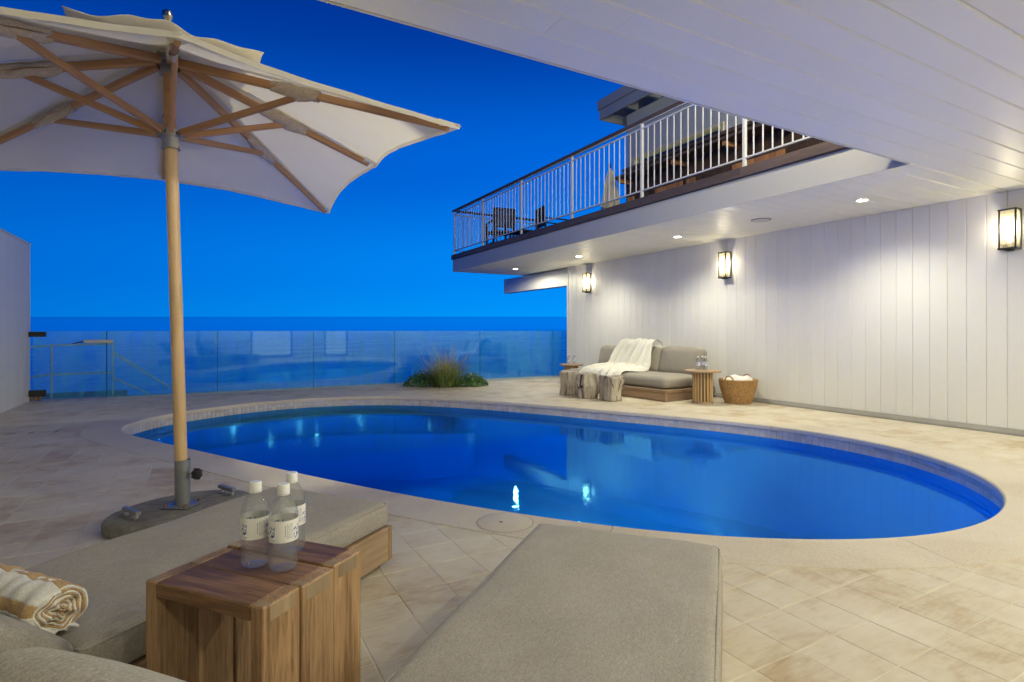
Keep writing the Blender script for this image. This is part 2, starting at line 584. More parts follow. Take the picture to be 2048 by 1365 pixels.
fabric('sofa_fabric', (.25, .225, .195), (.325, .30, .265), (.40, .375, .335), 260)
fabric('throw_fabric', (.68, .67, .62), (.78, .775, .735), (.86, .855, .83), 200, .5)
fabric('towel_white', (.66, .64, .60), (.76, .75, .72), (.86, .85, .83), 260, .9)
fabric('towel_tan', (.38, .24, .115), (.50, .33, .165), (.62, .44, .25), 260, .9)
fabric('sleeve_fabric', (.42, .34, .27), (.55, .46, .37), (.66, .57, .47), 160, .6)

t = NT('canopy_canvas')
v = t.vec('World')
colr = t.ramp(t.noise(v, 3.0, 5, .6), [(.3, (.86, .82, .71)), (.7, (.92, .89, .79))])
weave = t.noise(t.vec('World', (1, 1, 1)), 320, 2)
bn = t.bump(t.math('ADD', t.math('MULTIPLY', weave, .15), t.noise(v, 5, 4)), .18, .01)
df = t.node('ShaderNodeBsdfDiffuse', Color=colr, Roughness=.9); t.L(bn, df.inputs['Normal'])
tl = t.node('ShaderNodeBsdfTranslucent', Color=(.84, .80, .72)); t.L(bn, tl.inputs['Normal'])
t.surf(t.mixsh(.33, df.outputs[0], tl.outputs[0]))

wood('teak_x', (.20, .11, .05), (.36, .21, .105), (.50, .32, .18), 'X')
wood('teak_y', (.13, .065, .03), (.27, .145, .07), (.40, .245, .13), 'Y')
wood('teak_z', (.15, .085, .04), (.36, .225, .12), (.50, .34, .195), 'Z', ring=.12, contrast=1.45, scale=1.7)
wood('teak_top', (.045, .02, .011), (.15, .077, .04), (.30, .17, .09), 'Y', ring=.12, contrast=1.35, rough=.55, scale=1.8)
wood('teak_pale_x', (.24, .16, .095), (.36, .255, .165), (.46, .35, .24), 'X', ring=.2)
wood('teak_pale_z', (.24, .155, .085), (.36, .25, .15), (.47, .345, .22), 'Z', ring=.2)
wood('slat_wood', (.36, .24, .12), (.50, .345, .18), (.60, .44, .25), 'Z', ring=.1)
wood('end_grain', (.20, .14, .085), (.32, .24, .155), (.43, .34, .235), 'Z', ring=0)
wood('pole_wood', (.54, .35, .17), (.66, .46, .25), (.74, .55, .33), 'Z', rough=.38, ring=.1, scale=.8)
wood('rib_wood', (.36, .17, .07), (.52, .28, .125), (.63, .37, .185), 'X', rough=.45, ring=.2)
wood('dark_deck', (.060, .044, .039), (.115, .086, .076), (.18, .14, .125), 'Y', rough=.6, ring=.1)
wood('dark_plank', (.035, .020, .014), (.075, .043, .031), (.13, .08, .056), 'Y', rough=.6, ring=.1)
wood('bar_panel', (.32, .14, .05), (.48, .23, .095), (.60, .33, .16), 'Z', rough=.5, ring=.1)
wood('chair_wood', (.030, .024, .022), (.06, .048, .044), (.10, .08, .07), 'Z', rough=.6, ring=0)
wood('sofa_wood', (.19, .125, .08), (.30, .205, .135), (.40, .29, .20), 'Y', ring=.2)

# grey driftwood with cracks
t = NT('driftwood')
v = t.vec('Object', (9, 9, 1.6), jitter=6)
f = t.noise(v, 1.4, 6, .62, 1.4)
g = t.noise(t.vec('Object', (1, 1, 1), jitter=3), 4.0, 5, .6)
colr = t.ramp(f, [(.32, (.08, .06, .045)), (.42, (.26, .215, .165)), (.58, (.42, .37, .305)), (.72, (.54, .495, .43))])
colr = t.mix(.5, colr, t.ramp(g, [(.35, (.28, .235, .185)), (.65, (.58, .535, .465))]))
crk = t.voro(t.vec('Object', (5.5, 5.5, 2.0), jitter=8), 1.1, 'DISTANCE_TO_EDGE')
m_ = t.ramp(t.noise(t.vec('Object', jitter=2), 5, 2), [(.44, (0, 0, 0)), (.52, (1, 1, 1))])
ck = t.math('MULTIPLY', t.ramp(crk, [(.0, (1, 1, 1)), (.05, (0, 0, 0))]), m_)
colr = t.mix(ck, colr, (.025, .018, .013))
h = t.math('SUBTRACT', t.math('MULTIPLY', f, .6), ck)
t.pbr(colr, .8, t.bump(h, .6, .012), spec=.25)

t = NT('concrete')
v = t.vec('Object')
f = t.noise(v, 22, 6, .65)
t.pbr(t.ramp(t.math('ADD', t.math('MULTIPLY', f, .6), t.math('MULTIPLY', t.noise(v, 4, 4), .4)), [(.35, (.13, .125, .11)), (.65, (.27, .26, .235))]), .9, t.bump(f, .45, .006))

def metal(name, c, rough=.35, metalness=1.0):
    t = NT(name)
    n = t.noise(t.vec('Object'), 30, 4)
    t.pbr(t.ramp(n, [(.3, tuple(x * .85 for x in c)), (.7, c)]), t.math('ADD', t.math('MULTIPLY', n, .2), rough - .1), metal=metalness)
metal('steel', (.55, .55, .54), .3)
metal('galvanised', (.30, .32, .34), .45, .6)
metal('black_metal', (.018, .018, .019), .5, .2)
metal('bronze_frame', (.035, .034, .032), .45, .4)
metal('brass_finial', (.50, .46, .36), .25)
metal('black_plastic', (.012, .012, .013), .35, 0.0)
metal('white_plastic', (.80, .80, .79), .35, 0.0)
metal('grey_plastic', (.50, .50, .48), .45, 0.0)
metal('stair_rail_paint', (.55, .53, .46), .5, 0.0)
metal('rust', (.25, .14, .07), .8, 0.0)
metal('pale_yellow_frame', (.62, .58, .40), .5, 0.0)

t = NT('bottle_clear')
lw_ = t.n.new('ShaderNodeLayerWeight'); lw_.inputs['Blend'].default_value = .4
edge_c = t.ramp(lw_.outputs['Facing'], [(.0, (.98, .985, .985)), (.55, (.95, .965, .97)), (.9, (.74, .78, .80)), (1.0, (.6, .64, .67))])
tr = t.node('ShaderNodeBsdfTransparent', Color=edge_c)
gs = t.node('ShaderNodeBsdfGlass', Roughness=.0, IOR=1.33, Color=(.98, .99, 1.0))
gl = t.node('ShaderNodeBsdfGlossy', Roughness=.02)
haze_ = t.node('ShaderNodeBsdfDiffuse', Color=(.75, .80, .84))
body = t.mixsh(.07, t.mixsh(.12, tr.outputs[0], gs.outputs[0]), haze_.outputs[0])
t.surf(t.mixsh(schlick(t, .06), body, gl.outputs[0]))
t = NT('bottle_far')
tr = t.node('ShaderNodeBsdfTransparent', Color=(.90, .92, .94))
gl = t.node('ShaderNodeBsdfGlossy', Roughness=.05)
t.surf(t.mixsh(schlick(t, .09), tr.outputs[0], gl.outputs[0]))
t = NT('cap_white')
t.pbr((.80, .82, .82), .35, Subsurface_Weight=.0)
# white paper label with blue palm print and lines of small text
t = NT('label_print')
sp = t.n.new('ShaderNodeSeparateXYZ'); t.L(t.tc.outputs['Object'], sp.inputs[0])
ang = t.math('ARCTAN2', sp.outputs['Y'], sp.outputs['X'])
zz = sp.outputs['Z']
def band(x, a, b):
    return t.math('MULTIPLY', t.math('GREATER_THAN', x, a), t.math('LESS_THAN', x, b))
cmb = t.n.new('ShaderNodeCombineXYZ'); t.L(t.math('MULTIPLY', ang, .035), cmb.inputs[0]); t.L(zz, cmb.inputs[1])
mott = t.n.new('ShaderNodeTexVoronoi'); mott.inputs['Scale'].default_value = 190; t.L(cmb.outputs[0], mott.inputs['Vector'])
nz = t.n.new('ShaderNodeTexNoise'); nz.inputs['Scale'].default_value = 150; nz.inputs['Detail'].default_value = 3; t.L(cmb.outputs[0], nz.inputs['Vector'])
palm = t.math('GREATER_THAN', nz.outputs['Fac'], .52)
pz = band(zz, .078, .112)
pa = t.math('ADD', band(ang, -2.95, -2.38), t.math('ADD', band(ang, -1.02, -.3), band(ang, 1.4, 2.1)), True)
pm = t.math('MULTIPLY', t.math('MULTIPLY', palm, pz), pa)
lines = t.math('GREATER_THAN', t.math('SINE', t.math('MULTIPLY', ang, 75.0)), .25)
txt = t.math('MULTIPLY', t.math('MULTIPLY', lines, band(ang, -1.52, -1.08)), band(zz, .082, .119))
dash = t.n.new('ShaderNodeTexNoise'); dash.inputs['Scale'].default_value = 700; t.L(cmb.outputs[0], dash.inputs['Vector'])
txt = t.math('MULTIPLY', txt, t.math('GREATER_THAN', dash.outputs['Fac'], .45))
head = t.math('MULTIPLY', t.math('MULTIPLY', band(ang, -1.66, -1.58), band(zz, .088, .116)), t.math('GREATER_THAN', dash.outputs['Fac'], .48))
ink = t.math('ADD', txt, head, True)
colr = t.mix(pm, (.80, .80, .78), t.ramp(nz.outputs['Fac'], [(.5, (.10, .22, .52)), (.66, (.02, .05, .28))]))
colr = t.mix(t.math('MULTIPLY', ink, .8), colr, (.06, .08, .16))
t.pbr(colr, .45)
t = NT('label_far')
t.pbr(t.ramp(t.noise(t.vec('Object'), 60, 2), [(.5, (.78, .78, .78)), (.56, (.12, .2, .5))]), .5)

# woven seagrass
t = NT('seagrass')
f = t.noise(t.vec('Object', (18, 18, 60)), 2.2, 4, .6)
t.pbr(t.ramp(f, [(.3, (.14, .07, .025)), (.5, (.40, .235, .095)), (.7, (.60, .40, .20))]), .75, t.bump(f, .5, .006), spec=.3)

def leaf(name, a, b, transl=.25):
    t = NT(name)
    c = t.ramp(t.geo.outputs['Random Per Island'], [(0, a), (1, b)])
    df = t.node('ShaderNodeBsdfPrincipled', **{'Base Color': c, 'Roughness': .45})
    tl = t.node('ShaderNodeBsdfTranslucent', Color=c)
    t.surf(t.mixsh(transl, df.outputs[0], tl.outputs[0]))
leaf('grass_blade', (.10, .20, .05), (.33, .42, .15))
leaf('grass_plume', (.42, .30, .15), (.62, .47, .28))
leaf('shrub_leaf', (.04, .13, .022), (.13, .29, .06))
leaf('shrub_flower', (.55, .55, .48), (.7, .7, .65))

def emit(name, c, s):
    t = NT(name)
    e = t.node('ShaderNodeEmission', Color=c, Strength=s)
    t.surf(e.outputs[0])
emit('lamp_lens', (1.0, .93, .82), 40.0)
emit('fill_lens', (1.0, .93, .80), 60.0)
emit('bulb', (1.0, .84, .58), 14.0)
emit('lit_blind', (1.0, .93, .58), .75)
emit('lit_room', (1.0, .80, .56), 1.6)

t = NT('lantern_glass')
tr = t.node('ShaderNodeBsdfTransparent', Color=(.97, .96, .92))
tl = t.node('ShaderNodeBsdfTranslucent', Color=(.95, .88, .66))
gl = t.node('ShaderNodeBsdfGlossy', Roughness=.05)
t.surf(t.mixsh(schlick(t, .05), t.mixsh(.22, tr.outputs[0], tl.outputs[0]), gl.outputs[0]))

# ------------------------------------------------------------------ key dimensions of the place
WALL_X = 7.5       # boarded wall on the right
LEFT_X = -2.36     # boarded wall on the left
GLASS_Y = 11.15
CEIL = 2.59        # underside of patio ceiling and balcony soffit
EDGE_Y = 2.60      # where the patio ceiling ends
FAS_X = 5.50       # outer face of the balcony
FAS_Y = 12.95
REAR_Y = -2.7
DECK_Z = 3.0
WATER_Z = -.145

def cam_px(x, y, z):
    th = R(YAW)
    d = x * math.sin(th) + y * math.cos(th)
    l = x * math.cos(th) - y * math.sin(th)
    if d < .1: return None
    return 1024 + 1110 * l / d, 662 - 1110 * (z - CAM_H) / d, d

# ------------------------------------------------------------------ pool outline
ctrl = [(-.81, 7.58), (-.70, 7.12), (-.23, 6.22), (.34, 5.14), (.92, 4.04), (1.56, 3.02), (2.12, 2.33), (2.52, 1.98), (2.95, 1.70), (3.39, 1.53),
        (3.80, 1.47), (4.22, 1.50), (4.62, 1.61), (4.95, 1.79), (5.26, 2.05), (5.60, 2.49), (5.80, 3.05), (5.82, 3.83), (5.60, 4.64), (5.17, 5.50),
        (4.61, 6.58), (4.03, 7.66), (3.23, 8.72), (2.50, 9.27), (1.40, 9.55), (.30, 9.17), (-.42, 8.60), (-.74, 8.02)]
def resample(pts, n):
    m = len(pts)
    out = []
    for i in range(m):
        p0, p1, p2, p3 = (Vector(pts[(i + k) % m]) for k in (-1, 0, 1, 2))
        for j in range(20):
            u = j / 20
            out.append(.5 * (2 * p1 + (p2 - p0) * u + (2 * p0 - 5 * p1 + 4 * p2 - p3) * u * u + (3 * p1 - p0 - 3 * p2 + p3) * u ** 3))
    k = len(out)
    sm = []
    for i in range(k):
        sm.append(sum((out[(i + d) % k] for d in range(-16, 17)), Vector((0, 0))) / 33)
    acc = [0]
    for i in range(k): acc.append(acc[-1] + (sm[(i + 1) % k] - sm[i]).length)
    res = []
    j = 0
    for i in range(n):
        tt = acc[-1] * i / n
        while acc[j + 1] < tt: j += 1
        u = (tt - acc[j]) / (acc[j + 1] - acc[j])
        res.append(sm[j % k].lerp(sm[(j + 1) % k], u))
    return res, acc[-1]
NP = 340
pool, POOL_LEN = resample(ctrl, NP)
def offset(pts, dist):
    n = len(pts)
    out = []
    for i in range(n):
        tv = (pts[(i + 1) % n] - pts[i - 1]).normalized()
        out.append(pts[i] + Vector((tv.y, -tv.x)) * dist)   # outward: the outline runs anticlockwise
    return out
area = sum(pool[i].x * pool[(i + 1) % NP].y - pool[(i + 1) % NP].x * pool[i].y for i in range(NP))
if area < 0:
    pool.reverse()
cop_out = offset(pool, .37)
def inside(p, poly):
    x, y = p
    c = False
    n = len(poly)
    for i in range(n):
        a, b = poly[i], poly[i - 1]
        if (a.y > y) != (b.y > y) and x < (b.x - a.x) * (y - a.y) / (b.y - a.y) + a.x: c = not c
    return c

# ------------------------------------------------------------------ sea and beach
# long sheet of water: surf near the wall, open water out to the skyline
m = MB()
rows = [(13, -4.2), (24, -3.7), (40, -3.0), (70, -1.6), (130, .8), (300, 6.8), (700, 18.0), (1500, 39.0), (2600, 66.7)]
xs = [-1, -.6, -.35, -.15, 0, .15, .35, .6, 1]
vs = []
ua = R(29)     # the sheet follows the camera's heading and slopes up, lifting its skyline
for dd, z in rows:
    for x in xs:
        l_ = x * (45 + dd * 1.5)
        vs.append((dd * math.sin(ua) + l_ * math.cos(ua), dd * math.cos(ua) - l_ * math.sin(ua), z))
nx = len(xs)
m.add(vs, [(j * nx + i, j * nx + i + 1, (j + 1) * nx + i + 1, (j + 1) * nx + i) for j in range(len(rows) - 1) for i in range(nx - 1)])
tag(m.build('sea', 'sea', smooth='all'), kind='structure')
m = MB()
m.box(-60, 70, 11.6, 16.0, -6.0, -3.55)
tag(m.build('beach', 'sand'), kind='structure')

# ------------------------------------------------------------------ paving
pav = MB()
# grout bed under the tiles, with the pool left open (ring of quads out to a big frame)
big = []
fx0, fx1, fy0, fy1 = LEFT_X - .3, WALL_X + .35, REAR_Y - .2, 11.5
cen = Vector((2.5, 5.2))
mid = offset(pool, .20)
for p in mid:
    d = p - cen
    tx = ((fx1 - cen.x) / d.x) if d.x > 1e-6 else ((fx0 - cen.x) / d.x if d.x < -1e-6 else 1e9)
    ty = ((fy1 - cen.y) / d.y) if d.y > 1e-6 else ((fy0 - cen.y) / d.y if d.y < -1e-6 else 1e9)
    big.append(cen + d * min(tx, ty))
n = NP
vs = [(p.x, p.y, -.0042) for p in mid] + [(p.x, p.y, -.0042) for p in big]
pav.add(vs, [(i, n + i, n + (i + 1) % n, (i + 1) % n) for i in range(n)])
for ca in ((fx0, fy0), (fx1, fy0), (fx1, fy1), (fx0, fy1)):   # corner gaps of the frame
    k = min(range(n), key=lambda i: (big[i] - Vector(ca)).length)
    a, b = big[k - 1], big[(k + 1) % n]
    pav.add([(a.x, a.y, -.0042), (*ca, -.0042), (b.x, b.y, -.0042), (big[k].x, big[k].y, -.0043)], [(0, 1, 2), (0, 2, 3)])
paving = tag(pav.build('terrace_paving', 'grout'), kind='structure')
TP = .2143
def tile_mesh_into(mb, cx_, cy_, hx, hy):
    c, top, bot = .0022, -.002, -.011
    vs = [(cx_ + sx * hx, cy_ + sy * hy, bot) for sx, sy in ((-1, -1), (1, -1), (1, 1), (-1, 1))]
    vs += [(cx_ + sx * hx, cy_ + sy * hy, top - c * .6) for sx, sy in ((-1, -1), (1, -1), (1, 1), (-1, 1))]
    vs += [(cx_ + sx * (hx - c), cy_ + sy * (hy - c), top) for sx, sy in ((-1, -1), (1, -1), (1, 1), (-1, 1))]
    fs = [(8, 9, 10, 11)]
    for k in range(4):
        k2 = (k + 1) % 4
        fs += [(k, k2, 4 + k2, 4 + k), (4 + k, 4 + k2, 8 + k2, 8 + k)]
    mb.add(vs, fs)
hid = [Vector((-.05, 1.9))]
cells = []
x = -.361 - 9 * TP
inner = offset(pool, .20)
while x < WALL_X - .02:
    y = 1.19 - 18 * TP
    while y < GLASS_Y + .1:
        x1, y1 = min(x + TP, WALL_X - .01), min(y + TP, GLASS_Y + .12)
        x0, y0 = max(x, LEFT_X + .01), max(y, REAR_Y + .01)
        if x1 - x0 > .03 and y1 - y0 > .03:
            cs = [Vector((x0, y0)), Vector((x1, y0)), Vector((x1, y1)), Vector((x0, y1))]
            if not all(inside(q, cop_out) for q in cs):
                cells.append((x0, x1, y0, y1))
        y += TP
    x += TP
def vis_score(c):
    x0, x1, y0, y1 = c
    q = [cam_px(a, b, 0) for a, b in ((x0, y0), (x1, y0), (x1, y1), (x0, y1))]
    if any(v is None for v in q): return 0
    if not any(0 < v[0] < 2048 and 0 < v[1] < 1365 for v in q): return 0
    a = abs(sum(q[i][0] * q[(i + 1) % 4][1] - q[(i + 1) % 4][0] * q[i][1] for i in range(4))) / 2
    mx = sum(v[0] for v in q) / 4; my = sum(v[1] for v in q) / 4
    # tiles hidden under the loungers or the little table do not count
    if (740 < mx < 1440 and my > 1070 + (1075 - mx if mx < 1075 else 0)) or (mx < 760 and my > 1150): a *= .01
    return a
cells.sort(key=vis_score, reverse=True)
gap = .0022
tmb = MB(); tile_mesh_into(tmb, 0, 0, TP / 2 - gap, TP / 2 - gap)
tile_me = tmb.mesh('tile', 'stone_tile')
far = MB()
cnt = 0
for c in cells:
    x0, x1, y0, y1 = c
    full = (x1 - x0 > TP - .004 and y1 - y0 > TP - .004)
    if cnt < 298 and full and vis_score(c) > 0:
        place('tile', tile_me, paving, ((x0 + x1) / 2, (y0 + y1) / 2, random.uniform(-.0006, .0006)), (0, 0, 0))
        cnt += 1
    else:
        tile_mesh_into(far, (x0 + x1) / 2, (y0 + y1) / 2, (x1 - x0) / 2 - gap, (y1 - y0) / 2 - gap)
tag(far.build('tile_field', 'stone_tile_far', paving), kind='stuff')
# drain slots in the paving, left
slot_me = MB().box(-.045, .045, -.006, .006, -.002, .0005).mesh('drain_slot', 'black_plastic')
for (sx, sy, rz) in ((-1.80, 7.79, .2), (-1.62, 7.77, 1.25), (-1.40, 7.72, 1.25)):
    place('drain_slot', slot_me, paving, (sx, sy, 0), (0, 0, rz))
# round skimmer lid set in the paving beside the pool
sk = tag(MB().lathe([(0, .0045), (.155, .0045), (.160, .003), (.160, -.004)], 40).build('skimmer_lid', 'coping_stone', None, True, (1.512, 2.80, 0)),
         'round stone skimmer lid set flush in the paving near the pool edge', 'pool lid')
rg = MB()
rg.add([(r * math.cos(2 * PI * k / 48), r * math.sin(2 * PI * k / 48), z) for r, z in ((.160, .0030), (.1632, .0030)) for k in range(48)],
       [(k, (k + 1) % 48, 48 + (k + 1) % 48, 48 + k) for k in range(48)])
rg.build('gap_ring', 'black_plastic', sk)
MB().lathe([(0, .0062), (.010, .0062), (.012, .0045)], 12).build('finger_hole', 'rust', sk, False, (-.02, .01, 0))

# ------------------------------------------------------------------ pool
sp_ = tag(bpy.data.objects.new('swimming_pool', None), kind='structure')
col.objects.link(sp_)
# coping stones
NS = 15
for sgm in range(NS):
    a = int(sgm * NP / NS); b = int((sgm + 1) * NP / NS)
    ids = list(range(a, b + 1))
    mb = MB()
    rowsv = []
    for q, i in enumerate(ids):
        p, o = pool[i % NP], cop_out[i % NP]
        tv = (pool[(i + 1) % NP] - pool[(i - 1) % NP]).normalized()
        sh = tv * (.0018 if q == 0 else (-.0018 if q == len(ids) - 1 else 0))
        p = p + sh; o = o + sh
        nrm = (o - p).normalized()
        r0 = [(p.x + nrm.x * .03, p.y + nrm.y * .03, -.046), (p.x, p.y, -.046), (p.x, p.y, -.008), (p.x + nrm.x * .010, p.y + nrm.y * .010, .002),
              (o.x - nrm.x * .003, o.y - nrm.y * .003, .002), (o.x, o.y, -.006)]
        rowsv.append(r0)
    k = 6
    vs = [v for r0 in rowsv for v in r0]
    fs = []
    for i in range(len(rowsv) - 1):
        for j in range(k - 1):
            fs.append((i * k + j, i * k + j + 1, (i + 1) * k + j + 1, (i + 1) * k + j))
    fs.append(tuple(range(k)))
    fs.append(tuple(range((len(rowsv) - 1) * k, len(rowsv) * k))[::-1])
    mb.add(vs, fs)
    o_ = mb.build('coping_stone', 'coping_stone', sp_, True)
# waterline tiles, three rows
wt = MB()
back = offset(pool, .024)
for i in range(NP):
    j = (i + 1) % NP
    p, q = back[i], back[j]
    tv = (q - p).normalized()
    nin = Vector((-tv.y, tv.x))
    a = p + tv * .0012; b = q - tv * .0012
    for rrow in range(2):
        z1 = -.048 - rrow * .0505; z0 = z1 - .049
        vs = [(a.x, a.y, z0), (b.x, b.y, z0), (b.x, b.y, z1), (a.x, a.y, z1)]
        c_ = .002
        a2, b2 = a + tv * c_ + nin * .006, b - tv * c_ + nin * .006
        vs += [(a2.x, a2.y, z0 + c_), (b2.x, b2.y, z0 + c_), (b2.x, b2.y, z1 - c_), (a2.x, a2.y, z1 - c_)]
        wt.add(vs, [(4, 7, 6, 5), (0, 4, 5, 1), (1, 5, 6, 2), (2, 6, 7, 3), (3, 7, 4, 0)])
tag(wt.build('waterline_tiles', 'pool_tile', sp_), kind='stuff')
# basin
bs = MB()
wallp = offset(pool, .0245)
low = offset(pool, -.12)
flo = offset(pool, -.45)
lv = [(wallp, -.046), (wallp, -.9), (low, -1.15), (flo, -1.25)]
vs = [(p.x, p.y, z) for pts, z in lv for p in pts]
fs = []
for r_ in range(3):
    for i in range(NP):
        j = (i + 1) % NP
        fs.append((r_ * NP + i, (r_ + 1) * NP + i, (r_ + 1) * NP + j, r_ * NP + j))
fs.append(tuple(3 * NP + i for i in range(NP)))
bs.add(vs, fs)
bs.build('basin', 'pool_plaster', sp_, True)
# curved entry steps at the far end
def step(depth, z, zb, i0, i1):
    mb = MB()
    ids = range(i0, i1 + 1)
    nn = i1 - i0
    top, edge = [], []
    for q, i in enumerate(ids):
        u = math.sin(PI * q / nn) ** .6
        p = pool[i % NP]
        tv = (pool[(i + 1) % NP] - pool[(i - 1) % NP]).normalized()
        nin = Vector((-tv.y, tv.x))
        top.append(p + nin * .001)
        edge.append(p + nin * (.02 + depth * u))
    k = nn + 1
    vs = [(p.x, p.y, z) for p in top] + [(p.x, p.y, z) for p in edge] + [(p.x, p.y, zb) for p in edge]
    fs = [(i, i + 1, k + i + 1, k + i) for i in range(nn)] + [(k + i, k + i + 1, 2 * k + i + 1, 2 * k + i) for i in range(nn)]
    mb.add(vs, fs)
    return mb
i_far = max(range(NP), key=lambda i: pool[i].y + .15 * pool[i].x)
step(.32, -.28, -.52, i_far - 30, i_far + 30).build('entry_step', 'pool_plaster', sp_, True)
step(.62, -.52, -1.25, i_far - 38, i_far + 38).build('entry_step', 'pool_plaster', sp_, True)
wm = MB()
wl_ = offset(pool, .016)
wm.add([(p.x, p.y, WATER_Z) for p in wl_], [tuple(range(NP))])
tag(wm.build('pool_water', 'pool_water'), kind='structure')
# underwater lamps in the near wall of the pool
emit('pool_lens', (.05, .42, 1.0), 1.2)
def pool_lamp(target, label):
    i = min(range(NP), key=lambda q: (pool[q] - Vector(target)).length)
    tv = (pool[(i + 1) % NP] - pool[(i - 1) % NP]).normalized()
    nin = Vector((-tv.y, tv.x))
    p = pool[i] - nin * .022
    a = math.atan2(nin.y, nin.x)
    L_ = thing('pool_lamp', label, 'pool lamp', (p.x, p.y, -.55), a, 'underwater pool lamps')
    MB().lathe([(.075, .0), (.075, .012), (.095, .012), (.100, .0)], 28).build('trim_ring', 'steel', L_, True, (0, 0, 0), (0, R(90), 0))
    MB().lathe([(0, .009), (.06, .008), (.075, .002)], 28).build('lens', 'pool_lens', L_, True, (0, 0, 0), (0, R(90), 0))
    ld = bpy.data.lights.new('pool_spot', 'SPOT')
    ld.energy = POOL_W
    ld.color = (.01, .40, 1.0)
    ld.spot_size = R(98)
    ld.spot_blend = .8
    ld.shadow_soft_size = .07
    lo = bpy.data.objects.new('pool_spot', ld)
    col.objects.link(lo)
    lo.parent = L_
    lo.location = (.06, 0, 0)
    lo.rotation_euler = (R(40), 0, R(-90))
pool_lamp((.25, 5.3), 'underwater lamp in the near pool wall towards the parasol')
pool_lamp((1.9, 2.6), 'underwater lamp in the near pool wall before the loungers')
pool_lamp((3.9, 1.47), 'underwater lamp in the near pool wall at the right end')

# ------------------------------------------------------------------ boarded wall on the right
rw = thing('boarded_wall', 'long white boarded wall with three lanterns along the right of the terrace', 'wall')
MB().box(WALL_X + .018, WALL_X + .30, REAR_Y, 10.745, 0, CEIL + .05).build('wall_core', 'white_board', rw)
BP = .1815
def board_mesh(w, length, th=.017, ch=.005, name='board', mat='white_board', axis='Z'):
    """a board lying in XY plane of its thickness: width along Y, length along axis"""
    pr = [(-w / 2, ch), (-w / 2 + ch, 0), (w / 2 - ch, 0), (w / 2, ch), (w / 2, th), (-w / 2, th)]
    mb = MB()
    vs, k = [], 6
    for L_ in (0, length):
        for a, b in pr:
            vs.append((b, a, L_) if axis == 'Z' else (L_, a, b))
    fs = [(i, (i + 1) % k, k + (i + 1) % k, k + i) for i in range(k)] + [tuple(range(k))[::-1], tuple(range(k, 2 * k))]
    mb.add(vs, fs)
    return mb.mesh(name, mat)
bm_wall = board_mesh(BP - .0022, CEIL - .002)
y = 2.605 - 29 * BP
while y < 10.745 - .02:
    y1 = min(y + BP, 10.745)
    if y1 - y > .9 * BP:
        place('board', bm_wall, rw, (WALL_X + random.uniform(-.0007, .0007), (y + y1) / 2, 0))
    else:
        place('board', board_mesh(y1 - y - .0015, CEIL - .002), rw, (WALL_X, (y + y1) / 2, 0))
    y += BP
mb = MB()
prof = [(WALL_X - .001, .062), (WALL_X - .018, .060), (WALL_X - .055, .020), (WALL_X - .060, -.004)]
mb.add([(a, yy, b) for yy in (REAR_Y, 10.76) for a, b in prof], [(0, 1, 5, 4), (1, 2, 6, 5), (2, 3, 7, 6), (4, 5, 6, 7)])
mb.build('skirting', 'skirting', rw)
# end post trim of the wall
MB().box(WALL_X - .012, WALL_X + .30, 10.747, 10.80, 0, CEIL, .004).build('end_trim', 'white_board', rw)

# beam in line with the wall, carrying the balcony
bmh = thing('balcony_beam', 'pale grey beam running seaward from the end of the boarded wall under the balcony', 'beam', (WALL_X + .02, 10.81, 0))
MB().box(0, .22, 0, 3.15, 2.17, CEIL - .022, .006).build('beam_timber', 'white_board', bmh)
MB().box(-.004, .224, 3.1502, 3.17, 2.165, CEIL - .02, .004).build('end_plate', 'grey_fascia', bmh)

# ------------------------------------------------------------------ patio ceiling and balcony soffit
ceil = thing('patio_ceiling', 'white boarded ceiling of the covered patio overhead', 'ceiling')
MB().box(LEFT_X, WALL_X + .3, REAR_Y, EDGE_Y - .004, CEIL + .0165, CEIL + .34).build('ceiling_slab', 'ceiling_paint', ceil)
MB().box(LEFT_X, FAS_X + .02, EDGE_Y - .003, EDGE_Y + .018, CEIL + .001, CEIL + .36, .003).build('edge_board', 'grey_fascia', ceil)
CP = .1937
LC = WALL_X - LEFT_X - .004
cb = board_mesh(CP - .0016, LC, .0162, .0080, 'ceiling_board', 'ceiling_paint', 'X')
ys = [2.369 - CP * i for i in range(27)]
place('ceiling_board', board_mesh(EDGE_Y - .005 - 2.369, LC, .0162, .0080, 'ceiling_board', 'ceiling_paint', 'X'), ceil, (LEFT_X + .002, (EDGE_Y - .005 + 2.369) / 2, CEIL))
for yy in ys:
    if yy - CP > REAR_Y:
        cut = random.uniform(2.4, 7.4)      # two lengths butted end to end
        dz_ = random.uniform(-.0008, .0008)
        place('ceiling_board', board_mesh(CP - .0016, cut - .0007, .0162, .0080, 'ceiling_board', 'ceiling_paint', 'X'), ceil, (LEFT_X + .002, yy - CP / 2, CEIL + dz_))
        place('ceiling_board', board_mesh(CP - .0016, LC - cut - .0007, .0162, .0080, 'ceiling_board', 'ceiling_paint', 'X'), ceil, (LEFT_X + .002 + cut + .0007, yy - CP / 2, CEIL + dz_ + random.uniform(-.0008, .0008)))

bal = thing('balcony', 'overhanging white balcony with boarded soffit and dark timber edge above the sofa', 'balcony')
MB().box(FAS_X + .021, WALL_X + .9, EDGE_Y + .002, FAS_Y - .022, CEIL + .0168, DECK_Z - .03).build('balcony_slab', 'white_board', bal)
MB().box(FAS_X, FAS_X + .02, EDGE_Y + .02, FAS_Y, CEIL - .004, 2.882, .003).build('fascia_board', 'grey_fascia', bal)
MB().box(FAS_X + .021, WALL_X + .9, FAS_Y - .021, FAS_Y, CEIL - .004, 2.882, .003).build('fascia_board', 'grey_fascia', bal)
MB().box(FAS_X - .004, FAS_X - .0005, EDGE_Y + .02, FAS_Y, CEIL - .006, CEIL + .045).build('fascia_trim', 'grey_fascia', bal)
